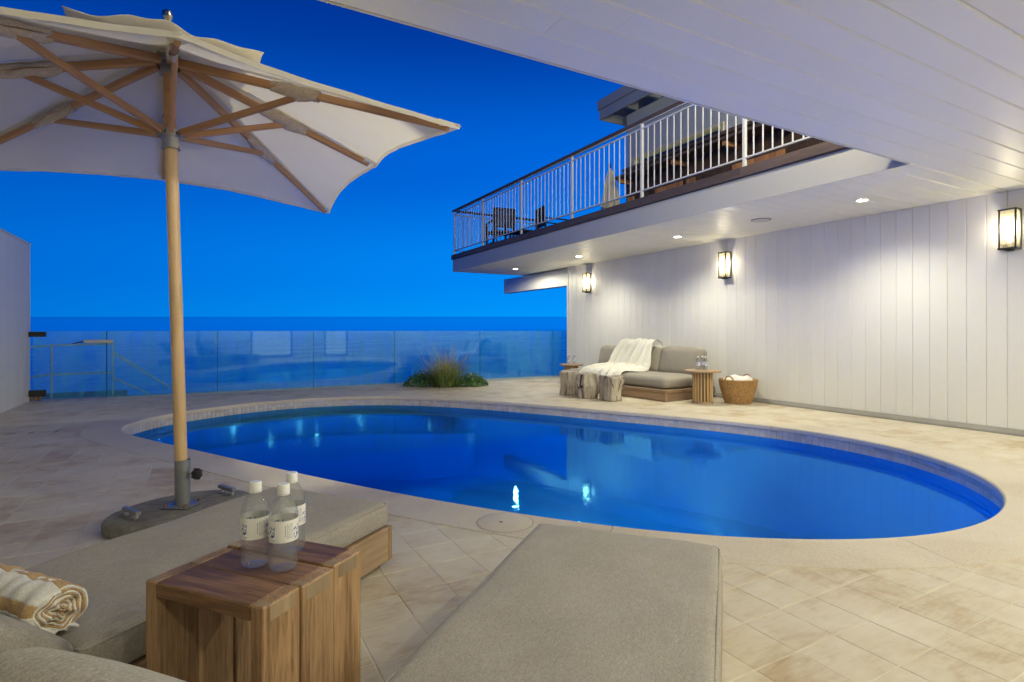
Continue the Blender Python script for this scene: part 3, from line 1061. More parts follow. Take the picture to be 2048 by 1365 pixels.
# dark timber edging, three lengths end to end
edges_y = [EDGE_Y + .02, 4.34, 9.52, FAS_Y + .03]
for a, b in zip(edges_y, edges_y[1:]):
    MB().box(FAS_X - .035, FAS_X + .09, a + .001, b - .001, 2.890, DECK_Z + .002, .004).build('edge_timber', 'dark_deck', bal)
MB().box(FAS_X + .0905, WALL_X + .9, FAS_Y - .09, FAS_Y + .03, 2.890, DECK_Z + .002, .004).build('edge_timber', 'dark_deck', bal)
# deck boards
yy0 = FAS_X + .092
xk = yy0
while xk < WALL_X + .5:
    MB().box(xk, xk + .138, EDGE_Y + .02, FAS_Y - .092, DECK_Z - .029, DECK_Z, .003).build('deck_board', 'dark_deck', bal)
    xk += .142
LS = WALL_X - FAS_X - .024
sb = board_mesh(CP - .0016, LS, .0162, .0080, 'soffit_board', 'ceiling_paint', 'X')
yy = EDGE_Y + .003
while yy < FAS_Y - .03:
    y1 = min(yy + CP, FAS_Y - .023)
    if y1 - yy > CP * .95:
        place('soffit_board', sb, bal, (FAS_X + .022, (yy + y1) / 2, CEIL))
    else:
        place('soffit_board', board_mesh(y1 - yy - .0015, LS, .0162, .0080, 'soffit_board', 'ceiling_paint', 'X'), bal, (FAS_X + .022, (yy + y1) / 2, CEIL))
    yy += CP
# soffit beyond the end of the wall
MB().box(WALL_X, WALL_X + .9, 10.81, FAS_Y - .023, CEIL - .0005, CEIL + .0165).build('soffit_end', 'ceiling_paint', bal)

# ------------------------------------------------------------------ balcony railing
rail = thing('balcony_railing', 'white metal balustrade with dark timber handrail round the balcony edge', 'railing')
RX = FAS_X + .03
posts = [13.02 - 1.735 * i for i in range(6)] + [EDGE_Y + .05]
RY = 12.92
posts[0] = RY
post_me = MB().box(-.02, .02, -.02, .02, 0, 1.085, .003).mesh('post', 'rail_white')
bal_me = MB().box(-.0072, .0072, -.0072, .0072, 0, .880, .002).mesh('baluster', 'rail_white')
for yy in posts:
    place('post', post_me, rail, (RX, yy, DECK_Z))
for a, b in zip(posts, posts[1:]):
    k = max(1, round((a - b) / .124))
    for i in range(1, k):
        place('baluster', bal_me, rail, (RX, a + (b - a) * i / k, 3.125))
xp = [RX + 1.2, RX + 2.4]
for xx in xp:
    place('post', post_me, rail, (xx, RY, DECK_Z))
pa = RX
for xx in xp:
    k = round((xx - pa) / .124)
    for i in range(1, k):
        place('baluster', bal_me, rail, (pa + (xx - pa) * i / k, RY, 3.125))
    pa = xx
ye = EDGE_Y + .03
MB().box(RX - .016, RX + .016, ye, RY + .015, 3.107, 3.127, .003).build('bottom_rail', 'rail_white', rail)
MB().box(RX - .016, RX + .016, ye, RY + .015, 4.003, 4.023, .003).build('middle_rail', 'rail_white', rail)
MB().box(RX + .0165, RX + 2.45, RY - .016, RY + .016, 3.107, 3.127, .003).build('bottom_rail', 'rail_white', rail)
MB().box(RX + .0165, RX + 2.45, RY - .016, RY + .016, 4.003, 4.023, .003).build('middle_rail', 'rail_white', rail)
MB().box(RX - .045, RX + .045, ye, RY + .05, 4.090, 4.135, .006).build('handrail', 'dark_deck', rail)
MB().box(RX + .046, RX + 2.5, RY - .045, RY + .045, 4.090, 4.135, .006).build('handrail', 'dark_deck', rail)
MB().box(RX - .014, RX + .014, ye, RY + .02, 4.078, 4.0895).build('handrail_bracket', 'rail_white', rail)

# ------------------------------------------------------------------ upper storey of the house
up = thing('upper_house', 'grey blue upper storey with overhanging eaves and a lit window behind the balcony bar', 'house')
UW = WALL_X + .02
MB().box(UW, UW + .25, 8.55, 8.717, DECK_Z, 5.47).build('wall_section', 'blue_grey_wall', up)
MB().box(UW, UW + .25, 6.30, 8.549, 4.56, 5.47).build('wall_section', 'blue_grey_wall', up)
MB().box(UW, UW + .25, REAR_Y, 6.299, DECK_Z, 5.47).build('wall_section', 'blue_grey_wall', up)
MB().box(UW + .251, UW + 5, 8.55, 8.717, DECK_Z, 5.47).build('wall_section', 'blue_grey_wall', up)
gr = MB().box(-.004, 0, -.004, .004, 0, 1.0).mesh('groove', 'roof_paint')
win = MB()
win.box(UW - .03, UW + .10, 6.30, 8.55, 4.50, 4.555, .004)
win.box(UW - .03, UW + .10, 8.46, 8.55, DECK_Z, 4.499, .004)
win.box(UW - .03, UW + .10, 6.30, 6.36, DECK_Z, 4.499, .004)
wf = win.build('window_frame', 'pale_yellow_frame', up)
MB().box(UW + .05, UW + .058, 6.361, 8.459, DECK_Z, 4.499).build('pane', 'window_glass', wf)
MB().box(UW + .12, UW + .14, 6.361, 8.459, 4.452, 4.499).build('dark_gap', 'black_metal', wf)  # black strip standing in for the dark open gap above the blind
slm = MB().box(-.004, .004, 6.37, 8.45, -.021, .021).mesh('blind_slat', 'lit_blind')
for i in range(28):
    place('blind_slat', slm, wf, (UW + .15, 0, 4.43 - .05 * i), (0, .35, 0))
# roof: soffit with rafters, two fascia boards and the roof sheet
EX = 7.10
rf = MB()
rf.box(EX, UW + 5, REAR_Y, 9.05, 5.74, 5.80)
roof = rf.build('roof', 'roof_paint', up)
MB().box(EX - .02, EX + .0, REAR_Y, 9.05, 5.405, 5.60, .004).build('fascia_board', 'roof_paint', roof)
MB().box(EX - .05, EX - .021, REAR_Y, 9.08, 5.606, 5.80, .004).build('fascia_board', 'roof_paint', roof)
MB().box(EX + .001, UW + 5, 9.03, 9.05, 5.405, 5.60, .004).build('fascia_board', 'roof_paint', roof)
MB().box(EX - .02, UW + 5, 9.051, 9.08, 5.606, 5.80, .004).build('fascia_board', 'roof_paint', roof)
MB().box(EX + .001, UW + .25, REAR_Y, 9.029, 5.60, 5.62).build('soffit', 'roof_paint', roof)
raf = MB().box(EX + .002, UW - .001, -.03, .03, 5.47, 5.599).mesh('rafter', 'roof_paint')
for i in range(9):
    place('rafter', raf, roof, (0, 8.4 - i * .62, 0))

# bar counter on the balcony
bar = thing('bar_counter', 'dark plank bar counter with warm timber panels behind the balcony railing', 'bar', (6.55, 0, DECK_Z))
MB().box(0, .46, 4.1, 7.72, .93, .985, .004).build('counter_top', 'dark_deck', bar)
MB().box(-.30, -.02, 4.3, 7.60, .73, .775, .004).build('drinks_shelf', 'dark_deck', bar)
MB().box(.40, .44, 4.12, 7.66, .02, .929).build('back_panel', 'dark_plank', bar)
yb = 4.12
while yb < 7.6:
    MB().box(.05, .075, yb, yb + .138, .30, .929, .002).build('front_plank', 'dark_plank', bar)
    yb += .142
for (a, b) in ((4.55, 5.12), (5.20, 5.36), (6.05, 6.22), (6.30, 6.9), (7.42, 7.58)):
    yb = a
    while yb < b - .02:
        MB().box(.0, .03, yb, min(yb + .11, b), .0, .45, .002).build('panel_board', 'bar_panel', bar)
        yb += .113
for yb in (4.4, 5.28, 6.25, 7.5):
    MB().box(-.26, .049, yb - .03, yb + .03, .66, .729, .003).build('shelf_bracket', 'bar_panel', bar)
# folded fabric parasol beside the bar
fp = thing('folded_parasol', 'small white cloth parasol folded shut at the seaward end of the bar', 'parasol', (6.40, 7.86, DECK_Z))
mb = MB()
def fold(u, v):
    a = 2 * PI * u
    z = .30 + .72 * v
    r = (.135 * (1 - v) ** .55 + .012) * (1 + .28 * math.sin(7 * a) * (1 - v * .7))
    return (r * math.cos(a), r * math.sin(a), z + .03 * math.sin(3 * a) * (1 - v))
mb.grid(fold, 56, 14)
mb.build('folded_cloth', 'canopy_canvas', fp, True)
MB().tube([(0, 0, .03), (0, 0, 1.10)], .013, 8).build('pole', 'chair_wood', fp, True)
MB().lathe([(0, 0), (.16, 0), (.16, .03), (.05, .05), (.0, .05)], 20).build('foot', 'galvanised', fp, True)
mb = MB()
mb.grid(lambda u, v: ((.10 + .05 * (1 - v)) * (1 + .2 * math.sin(14 * PI * u)) * math.cos(2 * PI * u), (.10 + .05 * (1 - v)) * (1 + .2 * math.sin(14 * PI * u)) * math.sin(2 * PI * u), .06 + .3 * v), 56, 6)
mb.build('hanging_hem', 'canopy_canvas', fp, True)

# two dark chairs on the balcony
def deck_chair(loc, rz, label):
    ch = thing('deck_chair', label, 'chair', loc, rz, 'dark chairs on the balcony')
    for sx in (-1, 1):
        MB().bar((sx * .24, -.25, 0), (sx * .24, -.25, .62), .045, .045).build('leg', 'chair_wood', ch)
        MB().bar((sx * .24, .24, 0), (sx * .24, .30, .92), .045, .045).build('leg', 'chair_wood', ch)
        MB().bar((sx * .24, -.30, .63), (sx * .24, .28, .65), .06, .025).build('arm', 'chair_wood', ch)
        MB().bar((sx * .24, -.25, .14), (sx * .24, .24, .14), .03, .03).build('stretcher', 'chair_wood', ch)
    MB().box(-.26, .26, -.26, .24, .38, .42, .005).build('seat', 'chair_wood', ch)
    for i in range(7):
        xx = -.20 + i * .0667
        MB().bar((xx, .255, .50), (xx, .295, .88), .014, .060).build('back_slat', 'chair_wood', ch)
    MB().bar((-.25, .295, .90), (.25, .295, .90), .04, .05).build('top_rail', 'chair_wood', ch)
    MB().bar((-.25, .26, .50), (.25, .26, .50), .03, .04).build('bottom_rail', 'chair_wood', ch)
    return ch
deck_chair((6.1, 11.55, DECK_Z), R(172), 'dark slatted chair standing close to the far corner of the balcony railing')
deck_chair((7.05, 10.75, DECK_Z), R(80), 'dark chair further in on the balcony, mostly hidden by the deck edge')
# low dark table between the chairs
dt = thing('deck_table', 'low dark table beside the slatted chair on the balcony', 'table', (6.55, 11.15, DECK_Z))
MB().box(-.3, .3, -.3, .3, .36, .40, .004).build('table_top', 'chair_wood', dt)
for sx in (-1, 1):
    for sy in (-1, 1):
        MB().bar((sx * .25, sy * .25, 0), (sx * .25, sy * .25, .36), .045, .045).build('leg', 'chair_wood', dt)

# ------------------------------------------------------------------ downlights, speaker, lanterns
trim_prof = [(.056, .0005), (.056, -.004), (.066, -.006), (.072, -.004), (.074, .0)]
lens_me = MB().lathe([(0, -.0035), (.040, -.0033), (.0555, -.001)], 24).mesh('lens', 'lamp_lens')
trim_me = MB().lathe(trim_prof, 28).mesh('trim_ring', 'white_plastic', True)
def downlight(x, y, label, w=DOWNLIGHT_W, cone=142, blend=1.0):
    d = thing('downlight', label, 'downlight', (x, y, CEIL - .0012), 0, 'recessed ceiling downlights')
    place('trim_ring', trim_me, d)
    place('lens', lens_me, d)
    ld = bpy.data.lights.new('downlight_lamp', 'SPOT')
    ld.energy = w
    ld.color = (1.0, .94, .69)
    ld.spot_size = R(cone)
    ld.spot_blend = blend
    ld.shadow_soft_size = .035
    lo = bpy.data.objects.new('downlight_lamp', ld)
    col.objects.link(lo)
    lo.parent = d
    lo.location = (0, 0, -.040)
for yy, lb in ((11.63, 'lit downlight in the balcony soffit furthest out over the sea end'),
               (9.05, 'lit downlight in the balcony soffit near the wall end and first lantern'),
               (6.41, 'lit downlight in the balcony soffit above the sofa'),
               (3.59, 'lit downlight in the balcony soffit between the round speaker and the patio'),
               (.77, 'lit downlight over the covered patio close to the boarded wall')):
    downlight(6.57, yy, lb, *((DOWNLIGHT_W * .6, 177, .25) if yy > 11 else ()))
for xx, yy, lb, k_ in ((3.7, .77, 'lit downlight in the patio ceiling above the pool end', 1.15),
                   (2.1, .77, 'lit downlight in the patio ceiling above the loungers', .8),
                   (-1.4, -2.0, 'lit downlight at the back of the patio ceiling, leftmost of its row', .16),
                   (1.05, -2.0, 'lit downlight at the back of the patio ceiling, second from the left', .9),
                   (3.5, -2.0, 'lit downlight at the back of the patio ceiling, third from the left', .9),
                   (6.0, -2.0, 'lit downlight at the back of the patio ceiling, rightmost of its row', .9)):
    downlight(xx, yy, lb, PATIO_W * k_, 179, .12)
spk = tag(MB().lathe([(0, -.008), (.108, -.008), (.110, -.004)], 40).build('ceiling_speaker', 'grey_fascia', None, True, (6.54, 4.88, CEIL - .0012)),
          'flush round white speaker grille in the balcony soffit between two downlights', 'speaker')

MB().lathe([(.110, -.004), (.112, -.009), (.124, -.008), (.127, .0)], 40).build('shadow_ring', 'skirting', spk, True)  # dark ring painting the shadow gap round the speaker

def lantern(y, label, dx=0.0, dz=0.0, w_=LANTERN_W):
    L_ = thing('wall_lantern', label, 'lantern', (WALL_X + dx, y, dz), 0, 'wall lanterns')
    x0, x1, w, z0, z1 = -.135, -.004, .075, 1.975, 2.365
    MB().box(-.012, -.0005, -w, w, z0 - .005, z1 + .005).build('back_plate', 'bronze_frame', L_)
    for xx in (x0, x1 - .020):
        for sy in (-1, 1):
            yy = sy * (w - .007)
            MB().box(xx, xx + .014, yy - .007, yy + .007, z0, z1).build('corner_post', 'bronze_frame', L_)
    MB().box(x0 - .006, x1 - .0085, -w - .006, w + .006, z1 + .0005, z1 + .016, .003).build('top_cap', 'bronze_frame', L_)
    MB().box(x0 - .006, x1 - .0085, -w - .006, w + .006, z0 - .020, z0 - .0005, .003).build('bottom_plate', 'bronze_frame', L_)
    MB().box(x0 + .03, x1 - .03, -.03, .03, z0 - .034, z0 - .0205, .003).build('finial', 'bronze_frame', L_)
    MB().box(x0 + .005, x0 + .008, -w + .0145, w - .0145, z0, z1).build('pane', 'lantern_glass', L_)
    for sy in (-1, 1):
        yy = sy * (w - .006)
        MB().box(x0 + .0145, x1 - .0205, yy - .0015, yy + .0015, z0, z1).build('pane', 'lantern_glass', L_)
    MB().lathe([(0, 0), (.014, .0), (.014, .045), (.0, .047)], 12, (-.075, 0, z0)).build('lamp_holder', 'brass_finial', L_, True)
    MB().lathe([(0, .05), (.012, .055), (.024, .09), (.026, .125), (.018, .155), (.0, .168)], 16, (-.075, 0, z0)).build('bulb', 'bulb', L_, True)
    ld = bpy.data.lights.new('lantern_lamp', 'POINT')
    ld.energy = w_
    ld.color = (1.0, .90, .70)
    ld.shadow_soft_size = .04
    lo = bpy.data.objects.new('lantern_lamp', ld)
    col.objects.link(lo)
    lo.parent = L_
    lo.location = (-.085, 0, z0 + .215)
lantern(9.95, 'lit box lantern on the boarded wall at its far end, nearest the sea')
lantern(6.22, 'lit box lantern on the boarded wall above the sofa and basket')
lantern(2.56, 'lit box lantern on the boarded wall at the right edge, nearest the camera')
lantern(5.35, 'lit box lantern on the upper storey wall above the bar', .02, 2.62, 45.0)
lantern(3.2, 'lit box lantern on the upper storey wall next to the patio roof', .02, 2.62, 45.0)

# ------------------------------------------------------------------ back of the patio (behind the camera; the glass fence mirrors it)
fac = thing('house_front', 'white boarded house front with lit glass doors at the back of the patio', 'house')
for a, b in ((LEFT_X, 1.7), (3.3, 4.6), (5.6, WALL_X)):
    MB().box(a + .001, b - .001, REAR_Y - .2, REAR_Y, 0, CEIL + .3).build('wall_section', 'white_board', fac)
for a, b in ((1.7, 3.3), (4.6, 5.6)):
    MB().box(a, b, REAR_Y - .2, REAR_Y, 2.2, CEIL + .3).build('wall_section', 'white_board', fac)
    fr_ = MB()
    fr_.box(a, a + .06, REAR_Y - .1, REAR_Y - .03, .0, 2.199)
    fr_.box(b - .06, b, REAR_Y - .1, REAR_Y - .03, .0, 2.199)
    fr_.box(a + .061, b - .061, REAR_Y - .1, REAR_Y - .03, 2.14, 2.199)
    fr_.box(a + .061, b - .061, REAR_Y - .1, REAR_Y - .03, .0, .08)
    d_ = fr_.build('door_frame', 'bronze_frame', fac)
    MB().box(a + .061, b - .061, REAR_Y - .07, REAR_Y - .062, .081, 2.139).build('pane', 'window_glass', d_)
    MB().box(a - .3, b + .3, REAR_Y - 1.6, REAR_Y - 1.55, 0, 2.6).build('lit_room_wall', 'lit_room', d_)
MB().box(LEFT_X, FAS_X + .03, 1.6, 1.8, CEIL + .341, 5.6).build('upper_wall', 'white_board', fac)
def flood(x, label):  # unseen lamps added as fill for fascia, railing and parasol top
    L_ = thing('fill_flood', label, 'lamp', (x, 1.8, 4.25), 0, 'unseen fill lamps added on the upper house front')
    MB().lathe([(0, 0), (.05, 0), (.05, .02), (.02, .03), (0, .03)], 20).build('wall_plate', 'white_plastic', L_, True, (0, .0005, 0), (R(-90), 0, 0))
    MB().bar((0, .03, 0), (0, .10, -.02), .03, .03).build('arm', 'white_plastic', L_)
    MB().lathe([(.03, 0), (.055, .03), (.065, .10), (.066, .105), (.060, .105), (.05, .03)], 24).build('lamp_shade', 'white_plastic', L_, True, (0, .10, -.03), (R(-105), 0, 0))
    MB().lathe([(0, 0), (.055, 0), (.056, .004)], 24).build('lens', 'fill_lens', L_, False, (0, .19, -.055), (R(-105), 0, 0))
    ld = bpy.data.lights.new('fill_spot', 'SPOT')
    ld.energy = FILL_W
    ld.color = (1.0, .92, .64)
    ld.spot_size = R(150)
    ld.spot_blend = .6
    ld.shadow_soft_size = .10
    lo = bpy.data.objects.new('fill_spot', ld)
    col.objects.link(lo)
    lo.parent = L_
    lo.location = (0, .215, -.062)
    lo.rotation_euler = (R(75), 0, 0)
flood(1.7, 'unseen fill lamp added high on the house front above the patio, left one')
flood(4.3, 'unseen fill lamp added high on the house front above the patio, right one')

# ------------------------------------------------------------------ boarded wall on the left
lw = thing('privacy_wall', 'grey boarded privacy wall at the left edge, ending at the glass gate', 'wall')
MB().box(LEFT_X - .2, LEFT_X - .012, REAR_Y, 11.22, -.05, 2.40).build('wall_core', 'left_board', lw)
lb_me = board_mesh(.098, 2.44, .0115, .004, 'board', 'left_board')
for i in range(62):
    place('board', lb_me, lw, (LEFT_X, 11.17 - .0995 * i, 0), (0, 0, PI))
MB().box(LEFT_X - .23, LEFT_X + .012, REAR_Y, 11.24, 2.4405, 2.465, .004).build('capping', 'left_board', lw)
MB().box(LEFT_X - .2, LEFT_X + .002, 11.2215, 11.235, 0, 2.44, .003).build('end_trim', 'left_board', lw)

# ------------------------------------------------------------------ glass fence
gf = thing('glass_fence', 'frameless glass windscreen along the seaward edge of the terrace', 'fence')
GZ = 1.095
def gx(px):
    tt = (px - 1024) / 1110
    th = R(YAW)
    d = GLASS_Y / (math.cos(th) - tt * math.sin(th))
    return d * (math.sin(th) + tt * math.cos(th))
joints = [gx(p) for p in (214, 435, 627, 789, 960, 1106)] + [8.35]
for a, b in zip(joints, joints[1:]):
    MB().box(a + .005, b - .005, GLASS_Y - .006, GLASS_Y + .006, .004, GZ, 0).build('glass_pane', 'fence_glass', gf)
    MB().box(a - .0045, a + .0045, GLASS_Y - .0055, GLASS_Y + .0055, .004, GZ - .002).build('pane_joint', 'glass_edge', gf)
MB().box(joints[0], joints[-1], GLASS_Y - .0055, GLASS_Y + .0055, GZ + .0005, GZ + .003).build('top_edge', 'glass_edge', gf)
MB().box(joints[0], joints[-1], GLASS_Y - .03, GLASS_Y + .03, -.006, .0035).build('base_channel', 'stair_rail_paint', gf)
gate = thing('glass_gate', 'clear glass gate with black hinges next to the left privacy wall', 'gate', (LEFT_X, GLASS_Y, 0))
gw = joints[0] - LEFT_X
MB().box(.05, gw - .012, -.006, .006, .03, GZ).build('glass_pane', 'fence_glass', gate)
MB().box(gw - .011, gw - .006, -.0055, .0055, .03, GZ - .002).build('pane_joint', 'glass_edge', gate)
for z0, z1, n_ in ((1.005, 1.085, 0), (.075, .175, 1)):
    hg = MB().box(.0, .21, -.022, .022, z0, z1, .004).build('hinge', 'black_metal', gate)
    if n_:
        for q in range(3):
            MB().lathe([(0, 0), (.022, 0), (.022, .06), (0, .06)], 12, (.035 + .05 * q, 0, .012)).build('hinge_roller', 'rust', hg, True)
lt = MB().box(gw - .30, gw + .09, -.055, -.008, .905, .955, .006).build('latch_box', 'grey_plastic', gate)
MB().bar((gw - .30, -.03, .93), (gw - .44, -.03, .895), .02, .018).build('latch_lever', 'black_plastic', lt)

# beach stair handrails beyond the glass
sr = thing('stair_handrail', 'thin weathered white handrails of the beach stair beyond the glass gate', 'handrail', (0, 12.2, 0))
def tb(name, pts, r=.017):
    MB().tube(pts, r, 8).build(name, 'stair_rail_paint', sr, True)
tb('post', [(-1.42, 0, -1.6), (-1.42, 0, .875)])
tb('post', [(-2.28, 0, -1.6), (-2.28, 0, .83)])
tb('top_rail', [(-2.6, .05, .82), (-2.3, 0, .845), (-1.42, 0, .87)])
tb('middle_rail', [(-2.6, .05, .30), (-2.3, 0, .345), (-1.42, 0, .35)])
tb('sloping_rail', [(-1.42, 0, .71), (-.10, 0, -.30), (.8, 0, -1.1)])
tb('sloping_rail', [(-1.42, 0, .26), (-.86, 0, -.07), (.3, 0, -.95)])
MB().box(-2.7, -1.3, -.15, 1.0, -.2, -.06).build('landing', 'dark_deck', sr)

# ------------------------------------------------------------------ plants at the glass
gp = thing('grass_clump', 'fountain grass clump with tan plumes in front of the glass fence', 'grass', (4.22, 10.32, 0))
gp.scale = (1.22, 1.22, 1.08)
mb, pl = MB(), MB()
rg_ = random.Random(3)
def blade(mbx, ang, lean, length, w, base_r, droop):
    bx, by = base_r * math.cos(ang + rg_.uniform(-.8, .8)), base_r * math.sin(ang + rg_.uniform(-.8, .8))
    dx, dy = math.cos(ang), math.sin(ang)
    px_, py_ = -dy, dx
    n_ = 5
    vs = []
    for i in range(n_ + 1):
        u = i / n_
        out = length * (math.sin(lean) * u + droop * u * u * .5)
        z = length * (math.cos(lean) * u - droop * .55 * u ** 2.6)
        ww = w * (1 - u) ** .7 + .0004
        x_, y_ = bx + dx * out, by + dy * out
        vs += [(x_ - px_ * ww, y_ - py_ * ww, max(z, .004)), (x_ + px_ * ww, y_ + py_ * ww, max(z, .004))]
    mbx.add(vs, [(2 * i, 2 * i + 1, 2 * i + 3, 2 * i + 2) for i in range(n_)])
for i in range(900):
    blade(mb, rg_.uniform(0, 2 * PI), abs(rg_.gauss(.0, .62)), rg_.uniform(.32, .70), rg_.uniform(.0034, .0062), rg_.uniform(0, .24), rg_.uniform(.1, .75))
for i in range(120):
    a = rg_.uniform(0, 2 * PI)
    blade(pl, a, abs(rg_.gauss(.15, .42)), rg_.uniform(.55, .95), rg_.uniform(.0030, .006), rg_.uniform(0, .2), rg_.uniform(.05, .35))
mb.build('blades', 'grass_blade', gp)
MB().lathe([(0, .012), (.18, .010), (.26, .002)], 24).build('soil', 'sand', gp, True)
pl.build('plumes', 'grass_plume', gp)
def shrub(loc, rx, ry, h, n_, label, seed):
    o = thing('ground_shrub', label, 'shrub', loc, 0, 'low shrubs beside the grass clump')
    rr = random.Random(seed)
    fol, flw, stm = MB(), MB(), MB()
    for i in range(n_):
        a, u = rr.uniform(0, 2 * PI), math.sqrt(rr.random())
        x_, y_ = rx * u * math.cos(a), ry * u * math.sin(a)
        top = h * (1 - u ** 2.4) * rr.uniform(.75, 1.1) + .03
        z_ = rr.uniform(.15, 1.0) ** .6 * top
        s_ = rr.uniform(.016, .034)
        nrm = Vector((x_ * 1.6 + rr.gauss(0, .3), y_ * 1.6 + rr.gauss(0, .3), .45 + rr.gauss(0, .35))).normalized()
        tx = nrm.cross(Vector((rr.gauss(0, 1), rr.gauss(0, 1), rr.gauss(0, 1)))).normalized()
        ty = nrm.cross(tx)
        c = Vector((x_, y_, z_))
        tgt = flw if rr.random() < .05 and z_ > .5 * top else fol
        fol_v = [c - tx * s_, c + ty * s_ * .5 + nrm * s_ * .15, c + tx * s_, c - ty * s_ * .5 + nrm * s_ * .15]
        tgt.add([tuple(v) for v in fol_v], [(0, 1, 2, 3)])
    for i in range(14):
        a, u = rr.uniform(0, 2 * PI), rr.uniform(.2, .85)
        stm.tube([(0, 0, 0), (rx * u * .5 * math.cos(a), ry * u * .5 * math.sin(a), h * .35), (rx * u * math.cos(a), ry * u * math.sin(a), h * (1 - u ** 2.4) * .8)], [.006, .004, .002], 5)
    fol.build('foliage', 'shrub_leaf', o)
    flw.build('flowers', 'shrub_flower', o)
    stm.build('stems', 'chair_wood', o)
shrub((3.86, 10.62, 0), .40, .28, .26, 1300, 'low dark green shrub at the left foot of the grass clump', 11)
shrub((4.70, 10.12, 0), .36, .26, .23, 1300, 'low green shrub with pale flowers at the right foot of the grass clump', 12)

# ------------------------------------------------------------------ sofa group
SO = (7.42, 6.42, 0)
sofa = thing('platform_sofa', 'low taupe cushioned platform sofa standing against the boarded wall', 'sofa', SO, R(4))
# local: x runs out from the wall as -x, y runs along the wall
for nm, bx_ in (('base_front', (-1.18, -1.14, .0, 1.60, .0, .130)), ('base_side', (-1.139, -.02, .0, .04, .0, .130)), ('base_chaise', (-1.18, -1.14, 1.602, 2.56, 0, .13)),
                ('base_side', (-1.139, -.02, 2.52, 2.56, 0, .13))):
    MB().box(*bx_, .004).build(nm, 'sofa_wood', sofa)
MB().box(-1.20, -.01, -.02, 1.60, .1305, .178, .005).build('platform_board', 'sofa_wood', sofa)
MB().box(-1.20, -.01, 1.602, 2.58, .1305, .178, .005).build('platform_board', 'sofa_wood', sofa)
MB().cushion(-1.12, -.10, .05, 1.60, .179, .365, .07, .02, seed=2).build('seat_cushion', 'sofa_fabric', sofa, 'all')
MB().cushion(-1.12, -.10, 1.62, 2.52, .179, .365, .07, .02, seed=3).build('seat_cushion', 'sofa_fabric', sofa, 'all')
rotb = Matrix.Translation((-.26, 0, .36)) @ Matrix.Rotation(R(12), 4, 'Y')
MB().cushion(-.10, .10, .06, .92, .0, .44, .060, .030, (6, 20, 12), rotb, 4).build('back_cushion', 'sofa_fabric', sofa, 'all')
MB().cushion(-.10, .10, .93, 1.74, .0, .43, .060, .030, (6, 20, 12), rotb, 5).build('back_cushion', 'sofa_fabric', sofa, 'all')
MB().cushion(-.10, .10, 1.75, 2.50, .0, .43, .060, .030, (6, 20, 12), rotb, 6).build('back_cushion', 'sofa_fabric', sofa, 'all')
# throw draped over the back and the seat
path = [(-.09, .52), (-.14, .70), (-.19, .835), (-.27, .868), (-.36, .83), (-.43, .68), (-.50, .50), (-.57, .415), (-.72, .410), (-.90, .412), (-1.05, .405), (-1.14, .375), (-1.19, .30), (-1.21, .22)]
acc = [0]
for a, b in zip(path, path[1:]): acc.append(acc[-1] + math.dist(a, b))
def pth(s):
    s *= acc[-1]
    for i in range(len(path) - 1):
        if s <= acc[i + 1] + 1e-9:
            u = (s - acc[i]) / (acc[i + 1] - acc[i])
            a, b = path[i], path[i + 1]
            return (a[0] + (b[0] - a[0]) * u, a[1] + (b[1] - a[1]) * u)
    return path[-1]
def throw(u, v):
    s = min(.999, v)
    x_, z_ = pth(s)
    x2, z2 = pth(min(1, s + .02)); x1_, z1_ = pth(max(0, s - .02))
    tx, tz = x2 - x1_, z2 - z1_
    l_ = math.hypot(tx, tz) or 1
    nx_, nz_ = (tz / l_, -tx / l_)
    if nz_ < 0 and abs(nz_) > .3: nx_, nz_ = -nx_, -nz_
    if abs(nz_) <= .3 and nx_ > 0: nx_, nz_ = -nx_, -nz_
    spread = 1.0 + .40 * v - .12 * math.sin(3 * v)
    yc = 1.32 + .18 * v
    y_ = yc + (u - .5) * .80 * spread + .035 * math.sin(9 * v + 4 * u)
    ph_ = u * 2 * PI * 5.2 + 1.6 * math.sin(3.1 * v + 2) + .8 * math.sin(8 * u)
    amp = .026 + .030 * math.sin(PI * min(1, v * 1.15)) + .012 * math.sin(11 * u + 5 * v)
    f_ = amp * (math.sin(ph_) + .35 * math.sin(2.3 * ph_ + 3 * v)) + .030
    return (x_ + nx_ * f_, y_, z_ + nz_ * f_)
mb = MB().grid(throw, 110, 90)
th_o = mb.build('throw_blanket', 'throw_fabric', None, 'all', SO, (0, 0, R(4)))
tag(th_o, 'crumpled cream throw draped over the back and seat of the sofa', 'blanket')
sm_ = th_o.modifiers.new('thickness', 'SOLIDIFY'); sm_.thickness = .006; sm_.offset = 1

